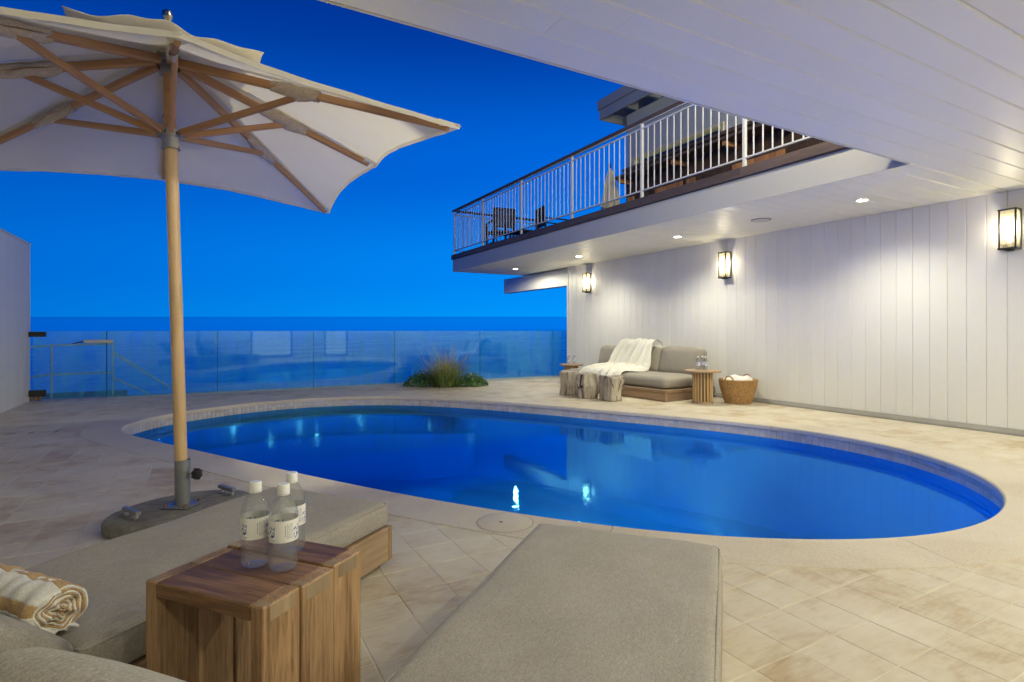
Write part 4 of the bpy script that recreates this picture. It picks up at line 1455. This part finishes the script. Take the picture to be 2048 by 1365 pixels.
def stump(loc, rz, sx, sy, h, seed, label, n_=14):
    rr = random.Random(seed)
    mb = MB()
    k = 60
    corners = sorted(rr.uniform(0, 2 * PI) for _ in range(6))
    ph = [rr.uniform(0, 6.28) for _ in range(8)]
    def rad(a, z):
        nf = 5
        w_ = (a + ph[0] + .25 * math.sin(a + ph[1])) % (2 * PI / nf) - PI / nf
        r = 1.12 * math.cos(PI / nf) / math.cos(w_) * (1 + .04 * math.sin(2 * a + ph[1]) + .02 * math.sin(9 * a + ph[2] + 4 * z))
        r *= 1 + .07 * math.sin(5.5 * z / h + ph[3] + 1.2 * math.sin(a + ph[4])) + (-.12 if math.sin(a + ph[5]) > .75 and z < .45 * h else 0)
        r -= .10 * max(0, math.cos(7 * a + ph[6]) - .86) / .14 * (.4 + .6 * math.sin(3 * z / h + ph[7]) ** 2)
        return r
    rows_ = [(.0, .93), (.02, 1.0)] + [(h * i / n_, 1.0) for i in range(1, n_)] + [(h - .018, 1.0), (h, .955)]
    prof_v, fs = [], []
    for z, sc_ in rows_:
        for i in range(k):
            a = 2 * PI * i / k
            r = rad(a, z) * sc_
            prof_v.append((sx / 2 * r * math.cos(a), sy / 2 * r * math.sin(a), z + (.012 * math.sin(2 * a + ph[0]) if z > h * .9 else 0)))
    for j in range(len(rows_) - 1):
        for i in range(k):
            i2 = (i + 1) % k
            fs.append((j * k + i, j * k + i2, (j + 1) * k + i2, (j + 1) * k + i))
    fs.append(tuple(range(k))[::-1])
    fs.append(tuple(range((len(rows_) - 1) * k, len(rows_) * k)))
    mb.add(prof_v, fs)
    o = mb.build('stump_stool', 'driftwood', None, True, loc, (0, 0, rz))
    tag(o, label, 'stool', 'driftwood stump stools')
stump((5.52, 7.86, 0), .3, .33, .33, .40, 21, 'driftwood stump stool at the left, furthest from the camera')
stump((5.53, 7.37, 0), .8, .36, .34, .40, 24, 'dark cracked driftwood stump, middle one of the three')
stump((5.66, 6.92, 0), .25, .34, .36, .385, 29, 'pale blocky driftwood stump stool nearest the camera, before the sofa base')

def bottle_far(loc, rz, label, group):
    b = thing('water_bottle', label, 'bottle', loc, rz, group)
    MB().lathe([(0, .001), (.030, .001), (.033, .008), (.033, .145), (.028, .168), (.015, .185), (.0125, .194), (0, .195)], 16).build('bottle_body', 'bottle_far', b, True)
    MB().lathe([(.0335, .070), (.0335, .125)], 16).build('paper_label', 'label_far', b, True)
    MB().lathe([(.0145, .190), (.0145, .212), (0, .213)], 12).build('cap', 'cap_white', b, True)
def slat_table(loc, h, rt, rd, label):
    o = thing('slatted_side_table', label, 'side table', loc, .1, 'round slatted side tables')
    MB().lathe([(0, h - .028), (rt - .006, h - .028), (rt, h - .022), (rt, h - .005), (rt - .005, h), (0, h)], 44).build('table_top', 'teak_pale_x', o, True)
    ns = 19
    for i in range(ns):
        a = 2 * PI * i / ns
        Mx = Matrix.Rotation(a, 4, 'Z')
        MB().box(rd - .030, rd, -.0115, .0115, .031, h - .0285, .003, Mx).build('slat', 'slat_wood', o)
    MB().lathe([(0, .0), (rd + .004, .0), (rd + .004, .030), (0, .030)], 36).build('base_disc', 'teak_pale_x', o, True)
slat_table((6.667, 5.99, 0), .50, .268, .150, 'round slatted teak side table with three bottles at the right end of the sofa')
slat_table((6.72, 9.52, 0), .405, .25, .145, 'round slatted teak side table with bottles at the far end of the sofa')
bottle_far((6.60, 6.02, .5), .3, 'clear water bottle at the left of the three on the right side table', 'bottles on the right side table')
bottle_far((6.68, 5.95, .5), 1.3, 'clear water bottle at the right of the three on the right side table', 'bottles on the right side table')
bottle_far((6.74, 6.06, .5), 2.3, 'clear water bottle at the back of the three on the right side table', 'bottles on the right side table')
bottle_far((6.68, 9.56, .405), .3, 'clear water bottle on the left on the far side table', 'bottles on the far side table')
bottle_far((6.77, 9.50, .405), 1.1, 'clear water bottle on the right on the far side table', 'bottles on the far side table')

# basket of towels
bk = thing('woven_basket', 'round woven seagrass basket with two handles beside the right side table', 'basket', (7.13, 5.72, 0), .2)
mb = MB()
nr = 15
for r_ in range(nr):
    u = r_ / (nr - 1)
    rad_ = .175 + .085 * math.sin(u * 1.5) + (.006 if r_ == nr - 1 else 0)
    z = .014 + .335 * u
    for strand in (0, 1):
        pts = []
        for i in range(96):
            a = 2 * PI * i / 96
            w = math.sin(a * 24 + PI * strand + r_ * 1.7)
            pts.append(((rad_ + .011 * w) * math.cos(a), (rad_ + .011 * w) * math.sin(a), z + .0085 * math.cos(a * 24 + PI * strand + r_ * 1.7)))
        mb.tube(pts, .0108, 5, True)
mb.build('basket_wall', 'seagrass', bk, True)
MB().lathe([(0, .006), (.172, .006), (.18, .02), (.0, .02)], 32).build('basket_floor', 'seagrass', bk, True)
for sg in (-1, 1):
    pts = []
    for i in range(15):
        a = PI * i / 14
        pts.append((sg * (.262 + .015 * math.sin(a)), .07 * math.cos(a), .335 + .085 * math.sin(a)))
    MB().tube(pts, .0095, 7).build('handle', 'seagrass', bk, True)
tw = MB()
tw.cushion(-.19, .19, -.19, .19, .18, .375, .08, .03, (18, 18, 6), None, 8)
rr = random.Random(5)
tw.v = [(x_ * (1 if abs(x_) < .15 else .95), y_, z_ + .012 * math.sin(38 * x_ + 9 * y_) + .010 * math.sin(31 * y_ - 12 * x_)) for x_, y_, z_ in tw.v]
# round the towel pile to the basket
tw.v = [(x_ * min(1, .215 / max(1e-6, math.hypot(x_, y_))), y_ * min(1, .215 / max(1e-6, math.hypot(x_, y_))), z_) for x_, y_, z_ in tw.v]
tag(tw.build('towel_pile', 'throw_fabric', None, 'all', (7.13, 5.72, 0), (0, 0, .2)), 'rumpled cream towels filling the woven basket', 'towel')

# ------------------------------------------------------------------ sun loungers
def make_lounger(label):
    lo = thing('sun_lounger', label, 'lounger', (0, 0, 0), 0, 'platform sun loungers')
    W = .365
    MB().box(-.012, .018, -W, W, .028, .185, .004).build('end_board', 'teak_pale_z', lo)
    MB().box(1.93, 1.96, -W, W, .028, .185, .004).build('end_board', 'teak_pale_z', lo)
    for sg in (-1, 1):
        y0, y1 = sorted((sg * W, sg * (W - .03)))
        MB().box(.0185, 1.9295, y0, y1, .028, .185, .004).build('side_board', 'teak_pale_x', lo)
    xk = .03
    while xk < 1.27:
        MB().box(xk, xk + .085, -W + .031, W - .031, .160, .186, .003).build('slat', 'teak_y', lo)
        xk += .10
    for sx in (.05, 1.87):
        for sy in (-1, 1):
            MB().box(sx - .02, sx + .02, sy * (W - .06) - .02, sy * (W - .06) + .02, 0, .0275).build('foot', 'black_plastic', lo)
    MB().cushion(.0, 1.315, -W + .004, W - .004, .188, .300, .032, .006, (44, 30, 8), None, 31).build('seat_cushion', 'taupe_fabric', lo, 'all')
    Mb = Matrix.Translation((1.325, 0, .188)) @ Matrix.Rotation(R(-39.5), 4, 'Y')
    MB().cushion(.05, .80, -W + .004, W - .004, .0, .105, .040, .010, (30, 26, 6), Mb, 32).build('back_cushion', 'taupe_fabric', lo, 'all')
    MB().box(.04, .79, -W + .02, W - .02, -.035, -.002, .004, Mb).build('back_frame', 'teak_pale_x', lo)
    for sg in (-1, 1):
        MB().bar((1.86, sg * .28, .186), (1.72, sg * .28, .455), .03, .02).build('back_prop', 'teak_pale_z', lo)
    # piping round the top and bottom edge of the seat cushion
    for zz_ in (.2885, .1995):
        pr = []
        rc, e_ = .03, .006
        for (cx_, cy_, a0) in ((1.315 - e_ - rc, W - .004 - e_ - rc, 0), (e_ + rc, W - .004 - e_ - rc, 90), (e_ + rc, -(W - .004 - e_ - rc), 180), (1.315 - e_ - rc, -(W - .004 - e_ - rc), 270)):
            for q in range(7):
                a = R(a0 + 15 * q)
                pr.append((cx_ + rc * math.cos(a), cy_ + rc * math.sin(a), zz_ + .0015 * math.sin(5 * a)))
        MB().tube(pr, .0034, 6, True).build('piping', 'taupe_fabric', lo, 'all')
    return lo
l1 = make_lounger('taupe cushioned sun lounger on a pale timber base holding the rolled towel')
l2 = copy_tree(l1)
l2['label'] = 'taupe cushioned sun lounger in the near centre, to the right of the cube table'
a1 = R(38.0)
l1.location = (.77 - .365 * math.sin(a1), 2.55 + .365 * math.cos(a1), 0)
l1.rotation_euler = (0, 0, a1 + PI)
a2 = R(39.7)
l2.location = (1.4675, 1.7135, 0)
l2.rotation_euler = (0, 0, a2 + PI)

# rolled striped towel on the first lounger
TWR = .066
tl_ = thing('rolled_towel', 'rolled bath towel in white and tan stripes on the left lounger', 'towel', (-.335, 1.845, .3135), R(128))
def roll_pt(th_, R0=TWR):
    return R0
# outer wrap as stripes round the circumference; spiral end faces
def wrap(name, mat, a0, a1_):
    mb = MB()
    def fn(u, v):
        a = a0 + (a1_ - a0) * u
        wob_ = .0035 * math.sin(21 * v + 3 * a) + .0025 * math.sin(47 * v - 2 * a)
        r = TWR + wob_ + .004 * math.sin(2 * a + .6)
        e = .010 * max(0, (abs(v - .5) - .46) / .04)
        return (-.02 + .44 * v, (r - e) * math.cos(a) * 1.06, TWR * .93 + (r - e) * math.sin(a) * .93)
    mb.grid(fn, 14, 44)
    o = mb.build(name, mat, tl_, 'all')
    s_ = o.modifiers.new('thickness', 'SOLIDIFY'); s_.thickness = .007; s_.offset = -1
for nm, mt, a0, a1_ in (('white_stripe', 'towel_white', -1.3, .15), ('tan_stripe', 'towel_tan', .15, .60), ('white_stripe', 'towel_white', .60, 1.62), ('tan_stripe', 'towel_tan', 1.62, 2.55),
                        ('white_stripe', 'towel_white', 2.55, 3.75), ('tan_stripe', 'towel_tan', 3.75, 4.99)):
    wrap(nm, mt, a0, a1_)
mb, mb2 = MB(), MB()
turns = 4.6
def spiral(off):
    def fn(u, v):
        a = 2 * PI * turns * u + .8
        r = .006 + (TWR - .010) * u + off
        r += (.0045 * math.sin(3 * a + 1) + .003 * math.sin(7 * a)) * (1 - .5 * u)
        dep = .006 * math.sin(5 * a) + .004 * math.sin(13 * u * 6)
        return (-.021 + dep * (1 - v) + .42 * v, r * math.cos(a) * 1.05, TWR * .93 + r * math.sin(a) * .9)
    return fn
mb.grid(spiral(0), 190, 2)
mb2.grid(spiral(-.0052), 190, 2)
o = mb.build('inner_coil', 'towel_white', tl_, 'all')
s_ = o.modifiers.new('thickness', 'SOLIDIFY'); s_.thickness = .0048; s_.offset = 0
o = mb2.build('inner_coil', 'towel_tan', tl_, 'all')
s_ = o.modifiers.new('thickness', 'SOLIDIFY'); s_.thickness = .0040; s_.offset = 0
mb = MB()
mb.grid(lambda u, v: (-.028 + .42 * v, .035 - .075 * u, .004 + .016 * math.sin(PI * u) + .004 * math.sin(30 * v)), 8, 24)
o = mb.build('loose_end', 'towel_white', tl_, 'all')
s_ = o.modifiers.new('thickness', 'SOLIDIFY'); s_.thickness = .006

# ------------------------------------------------------------------ cube table of three nested teak hoops
a3 = R(39.0)
tb_ = thing('cube_table', 'small teak cube table of three plank hoops between the two loungers', 'table', (.128, 1.56, 0), a3)
hw, th_ = .186, .036   # half width (local y), plank thickness
px0 = -.171
for i in range(3):
    xa, xb = px0 + i * .1147, px0 + i * .1147 + .1122
    dz = (0, -.002, .001)[i]
    ex = (0, .003, -.001)[i]
    for sg in (-1, 1):
        y0, y1 = sorted((sg * (hw + ex), sg * (hw + ex - th_)))
        o = MB().box(xa, xb, y0, y1, 0, .5 + dz, .003).build('side_plank', 'teak_z', tb_)
        yf = sg * (hw + ex)
        # ends of the top plank showing through the side, and the tenon showing in the top
        y0, y1 = sorted((yf + sg * .0009, yf - sg * .02))
        MB().box(xa + (.020 if i != 1 else .012), xb - .016, y0, y1, .5 + dz - .038, .5 + dz - .003, .001).build('finger_joint', 'end_grain', o)
        y0, y1 = sorted((yf - sg * .004, yf - sg * (th_ - .002)))
        MB().box(xa + .004, xa + .026, y0, y1, .47, .5 + dz + .0008, .001).build('tenon_end', 'end_grain', o)
    MB().box(xa, xb, -(hw + ex - th_) + .0004, hw + ex - th_ - .0004, .5 + dz - .036, .5 + dz, .0035).build('top_plank', 'teak_top', tb_)

# three water bottles on the cube table
bprof = [(0, .0035), (.016, .0028), (.024, .0005), (.030, .0015), (.0338, .008), (.0346, .016), (.0340, .03), (.0346, .05), (.0346, .130), (.0335, .143), (.0300, .157), (.0245, .169), (.0185, .178),
         (.0138, .184), (.0128, .188), (.0128, .196), (0, .196)]
bo = thing('water_bottle', '', 'bottle', (0, 0, 0), 0, 'bottles on the cube table')
MB().lathe(bprof, 40).build('bottle_body', 'bottle_clear', bo, 'all')
MB().lathe([(.0351, .0735), (.0353, .076), (.0353, .1245), (.0351, .127)], 40).build('paper_label', 'label_print', bo, True)
cp = MB().lathe([(.0130, .1885), (.0148, .1890), (.0150, .192), (.0148, .2085), (.0135, .2118), (0, .2122)], 40).build('cap', 'cap_white', bo, True)
MB().lathe([(.0138, .1852), (.0149, .1855), (.0149, .1878), (.0138, .1880)], 32).build('tamper_ring', 'cap_white', bo, True)
bz = .5012
for i, (bx_, by_, rz, lb) in enumerate(((.118, 1.566, 0.10, 'clear water bottle on the cube table, leftmost of the three'),
                                        (.178, 1.508, 0.06, 'clear water bottle on the cube table, nearest the camera'),
                                        (.212, 1.618, .2, 'clear water bottle on the cube table, behind the other two'))):
    b = bo if i == 0 else copy_tree(bo)
    b['label'] = lb
    b.location = (bx_, by_, bz)
    b.rotation_euler = (0, 0, rz)

# ------------------------------------------------------------------ parasol
PB = Vector((-.106, 3.784, 0))
HUBT = Vector((-.175 - PB.x, 3.781 - PB.y, 2.66))    # upper hub, local
def along(z):    # the pole leans slightly
    u = (z - .09) / (2.66 - .09)
    return Vector((HUBT.x * u, HUBT.y * u, z))
pz = thing('parasol', 'large square cream canvas parasol with timber ribs leaning slightly over the left lounger', 'parasol', tuple(PB))
MB().tube([along(.16), along(1.22)], .0335, 22).build('lower_pole', 'pole_wood', pz, True)
MB().tube([along(1.2203), along(1.235), along(1.36), along(1.375)], [.0335, .0342, .0342, .0335], 22).build('pole_collar', 'pole_wood', pz, True)
MB().tube([along(1.3753), along(2.155)], .0333, 22).build('middle_pole', 'pole_wood', pz, True)
MB().tube([along(2.27), along(2.63)], .030, 20).build('upper_pole', 'rib_wood', pz, True)
MB().tube([along(2.70), along(2.88)], .016, 14).build('mast', 'steel', pz, True)
# runner and top hub
def hub(z0, name):
    o = MB().tube([along(z0), along(z0 + .012), along(z0 + .0125), along(z0 + .07), along(z0 + .0705), along(z0 + .095), along(z0 + .0955), along(z0 + .11)], [.050, .050, .043, .043, .056, .056, .045, .045], 26).build(name, 'steel', pz, True)
    for k in range(8):
        a = 2 * PI * k / 8 + R(4)
        c = along(z0 + .085)
        MB().box(.045, .078, -.006, .006, -.018, .018, .002, Matrix.Translation(c) @ Matrix.Rotation(a, 4, 'Z')).build('lug', 'steel', o)
    return o
hub(2.155, 'runner')
hub(2.585, 'top_hub')
PH = R(4.1)
S = 1.244
KZ = .285
ZA = 2.665
tips = []
for k in range(8):
    a = k * PI / 4
    r = S if k % 2 == 0 else S * math.sqrt(2)
    tips.append(Vector((HUBT.x + r * math.cos(a + PH), HUBT.y + r * math.sin(a + PH), 2.272 if k % 2 == 0 else 2.16)))
for k, tp in enumerate(tips):
    d = (tp - Vector((HUBT.x, HUBT.y, tp.z))); d.z = 0
    L_ = d.length; d.normalize()
    p0 = Vector((HUBT.x, HUBT.y, ZA - .02)) + d * .07
    p1 = tp - d * .06 + Vector((0, 0, -.012))
    def rp(f): return p0.lerp(p1, f)
    ang = math.atan2(d.y, d.x)
    # ribs are built along x so that the grain follows them
    dv = p1 - p0
    el = math.atan2(dv.z, math.hypot(dv.x, dv.y))
    rot = (0, -el, ang)
    LL = dv.length
    rib = MB().bar((0, 0, 0), (LL, 0, 0), .030, .050, .024, .034).build('rib', 'rib_wood', pz, False, tuple(p0), rot)
    # strut from the runner
    jf = .50 if k % 2 == 0 else .46
    jp = rp(jf) - Vector((0, 0, .03))
    s0 = along(2.245) + d * .07
    sv = jp - s0
    se = math.atan2(sv.z, math.hypot(sv.x, sv.y))
    MB().bar((0, 0, 0), (sv.length + .01, 0, 0), .028, .038, .025, .035).build('strut', 'rib_wood', pz, False, tuple(s0), (0, -se, ang))
    # cloth sleeve wrapped round the joint
    mb = MB()
    def sl(u, v):
        a = 2 * PI * u
        x_ = LL * jf - .15 + .30 * v
        bul = .010 * math.sin(PI * v) + .006 * math.sin(9 * v + 3 * a + k) + .004 * math.sin(5 * a + 14 * v)
        ry, rz_ = .017 + bul * .8, .029 + bul * .8 * (1.2 if math.sin(a) < 0 else .3)
        return (x_, ry * math.cos(a), rz_ * math.sin(a) - (.006 * math.sin(PI * v) if math.sin(a) < 0 else 0))
    mb.grid(sl, 18, 14)
    mb.build('joint_sleeve', 'sleeve_fabric', pz, 'all', tuple(p0), rot)
# canopy panels
apex = Vector((HUBT.x, HUBT.y, ZA + .045))
for k in range(8):
    ta, tb2 = tips[k], tips[(k + 1) % 8]
    mb = MB()
    def panel(u, v):
        # v from apex to edge, u across
        e = ta.lerp(tb2, u)
        cen_ = Vector((HUBT.x, HUBT.y, e.z))
        inw = (cen_ - e); inw.z = 0; inw.normalize()
        e = e + inw * (.075 * 4 * u * (1 - u)) + Vector((0, 0, .010 * 4 * u * (1 - u)))
        p = apex.lerp(e, v)
        sag = .012 * 4 * u * (1 - u) * math.sin(PI * v)
        wr = .0012 * math.sin(26 * u + 3 * k) * v * v + .002 * math.sin(15 * v + 9 * u)
        p = p + Vector((0, 0, .028 * (1 - v) - sag + wr))
        return tuple(p)
    mb.grid(panel, 18, 22)
    pn = mb.build('canopy_panel', 'canopy_canvas', pz, 'all')
    # hem band hanging from the edge
    hb = MB()
    def hem(u, v):
        p = Vector(panel(u, 1.0))
        return (p.x, p.y, p.z + .004 - .026 * v + .0012 * math.sin(40 * u + k) * v)
    hb.grid(hem, 18, 2)
    hb.build('hem', 'canopy_canvas', pn, 'all')
    # corner pocket holding the rib end
    d = tips[k] - Vector((HUBT.x, HUBT.y, tips[k].z)); d.normalize()
    ang = math.atan2(d.y, d.x)
    pk = MB()
    el = -math.atan(KZ)
    Mx = Matrix.Translation(tips[k]) @ Matrix.Rotation(ang, 4, 'Z') @ Matrix.Rotation(-el, 4, 'Y')
    def pock(u, v):
        x_ = -.10 + .108 * v
        w = .045 * (1 - .75 * v)
        a = PI * u
        return tuple(Mx @ Vector((x_, w * math.cos(a), -.002 - .030 * math.sin(a) * (1 - .7 * v))))
    pk.grid(pock, 10, 5)
    pk.build('corner_pocket', 'canopy_canvas', pn, 'all')
    # seam tape along the rib
    st = MB()
    def tape(u, v):
        p = Vector(panel(0, .15 + .80 * v))
        off_ = Vector((-d.y, d.x, 0)) * ((u - .5) * .05)
        return tuple(p + off_ - Vector((0, 0, .012)))
    st.grid(tape, 2, 12)
    st.build('seam_tape', 'canopy_canvas', pn, 'all')
# vent flap on top
mb = MB()
def flap(u, v):
    a = 2 * PI * u
    c, s_ = math.cos(a), math.sin(a)
    q = 1 / max(abs(c), abs(s_))
    r = .44 * q * v
    z = ZA + .104 - .235 * r + .017 * v ** 3 * math.sin(7 * a + 1.0) + .009 * v * v * math.sin(15 * a)
    return (HUBT.x + r * math.cos(a + PH), HUBT.y + r * math.sin(a + PH), z)
mb.grid(flap, 128, 12)
fo = mb.build('vent_flap', 'canopy_canvas', pz, 'all')
s_ = fo.modifiers.new('thickness', 'SOLIDIFY'); s_.thickness = .004
MB().lathe([(0, 0), (.022, 0), (.022, .012), (.012, .022), (.016, .032), (.027, .046), (.030, .062), (.026, .080), (.012, .092), (0, .095)], 20).build('finial', 'brass_finial', pz, True, tuple(along(2.865)))

# ------------------------------------------------------------------ parasol base
ub = thing('parasol_stand', 'oval concrete parasol stand with steel tube and two carrying handles', 'parasol stand', tuple(PB), R(27))
mb = MB()
pr = [(0, .0), (.97, .0), (1.0, .012), (1.0, .050), (.985, .064), (.955, .073), (.90, .076), (0, .076)]
mb.lathe(pr, 48, (0, 0, 0), .39, .29)
mb.v = [(x_ + .006 * math.sin(9 * y_ + 3), y_ + .006 * math.sin(8 * x_), z_ + (.003 * math.sin(17 * x_) * math.sin(13 * y_) if z_ > .05 else 0)) for x_, y_, z_ in mb.v]
mb.build('concrete_foot', 'concrete', ub, True)
pl_ = MB().box(-.085, .085, -.085, .085, .0795, .0865, .002, Matrix.Rotation(.5, 4, 'Z')).build('steel_plate', 'galvanised', ub)
for k in range(4):
    a = PI / 4 + k * PI / 2 + .5
    MB().lathe([(0, .0), (.013, 0), (.013, .008), (.007, .009), (.007, .016), (0, .016)], 6, (.088 * math.cos(a), .088 * math.sin(a), .0868)).build('bolt', 'rust', pl_)
tube_o = MB().tube([(0, 0, .087), (0, 0, .345), (0, 0, .345), (0, 0, .335)], [.041, .041, .0385, .0385], 30, False, False).build('steel_tube', 'galvanised', ub, True)
kb = MB().tube([(.038 * math.cos(R(-60)), .038 * math.sin(R(-60)), .262), (.075 * math.cos(R(-60)), .075 * math.sin(R(-60)), .262)], .006, 8).build('clamp_screw', 'brass_finial', tube_o, True)
mb = MB()
vs, k = [], 30
KA = R(-60)
Mk = Matrix.Translation((.090 * math.cos(KA), .090 * math.sin(KA), .262)) @ Matrix.Rotation(KA, 4, 'Z') @ Matrix.Rotation(R(90), 4, 'Y')
for z_, s_ in ((-.018, .6), (-.016, 1), (.014, 1), (.018, .7)):
    for i in range(k):
        a = 2 * PI * i / k
        r = s_ * .030 * (1 + .12 * math.cos(6 * a))
        vs.append(tuple(Mk @ Vector((r * math.cos(a), r * math.sin(a), z_))))
fs = [(j * k + i, j * k + (i + 1) % k, (j + 1) * k + (i + 1) % k, (j + 1) * k + i) for j in range(3) for i in range(k)] + [tuple(range(k))[::-1], tuple(range(3 * k, 4 * k))]
mb.add(vs, fs)
mb.build('clamp_knob', 'black_plastic', tube_o, True)
for sg in (-1, 1):
    hx = sg * .265
    h_ = MB().box(hx - .014, hx + .014, -.085, .085, .104, .126, .003).build('handle', 'galvanised', ub)
    for sy in (-1, 1):
        pts = [(hx + .010 * math.cos(i * 1.3), sy * .058 + .010 * math.sin(i * 1.3), .074 + i * .0018) for i in range(17)]
        MB().tube(pts, .0032, 6).build('spring', 'steel', h_, True)
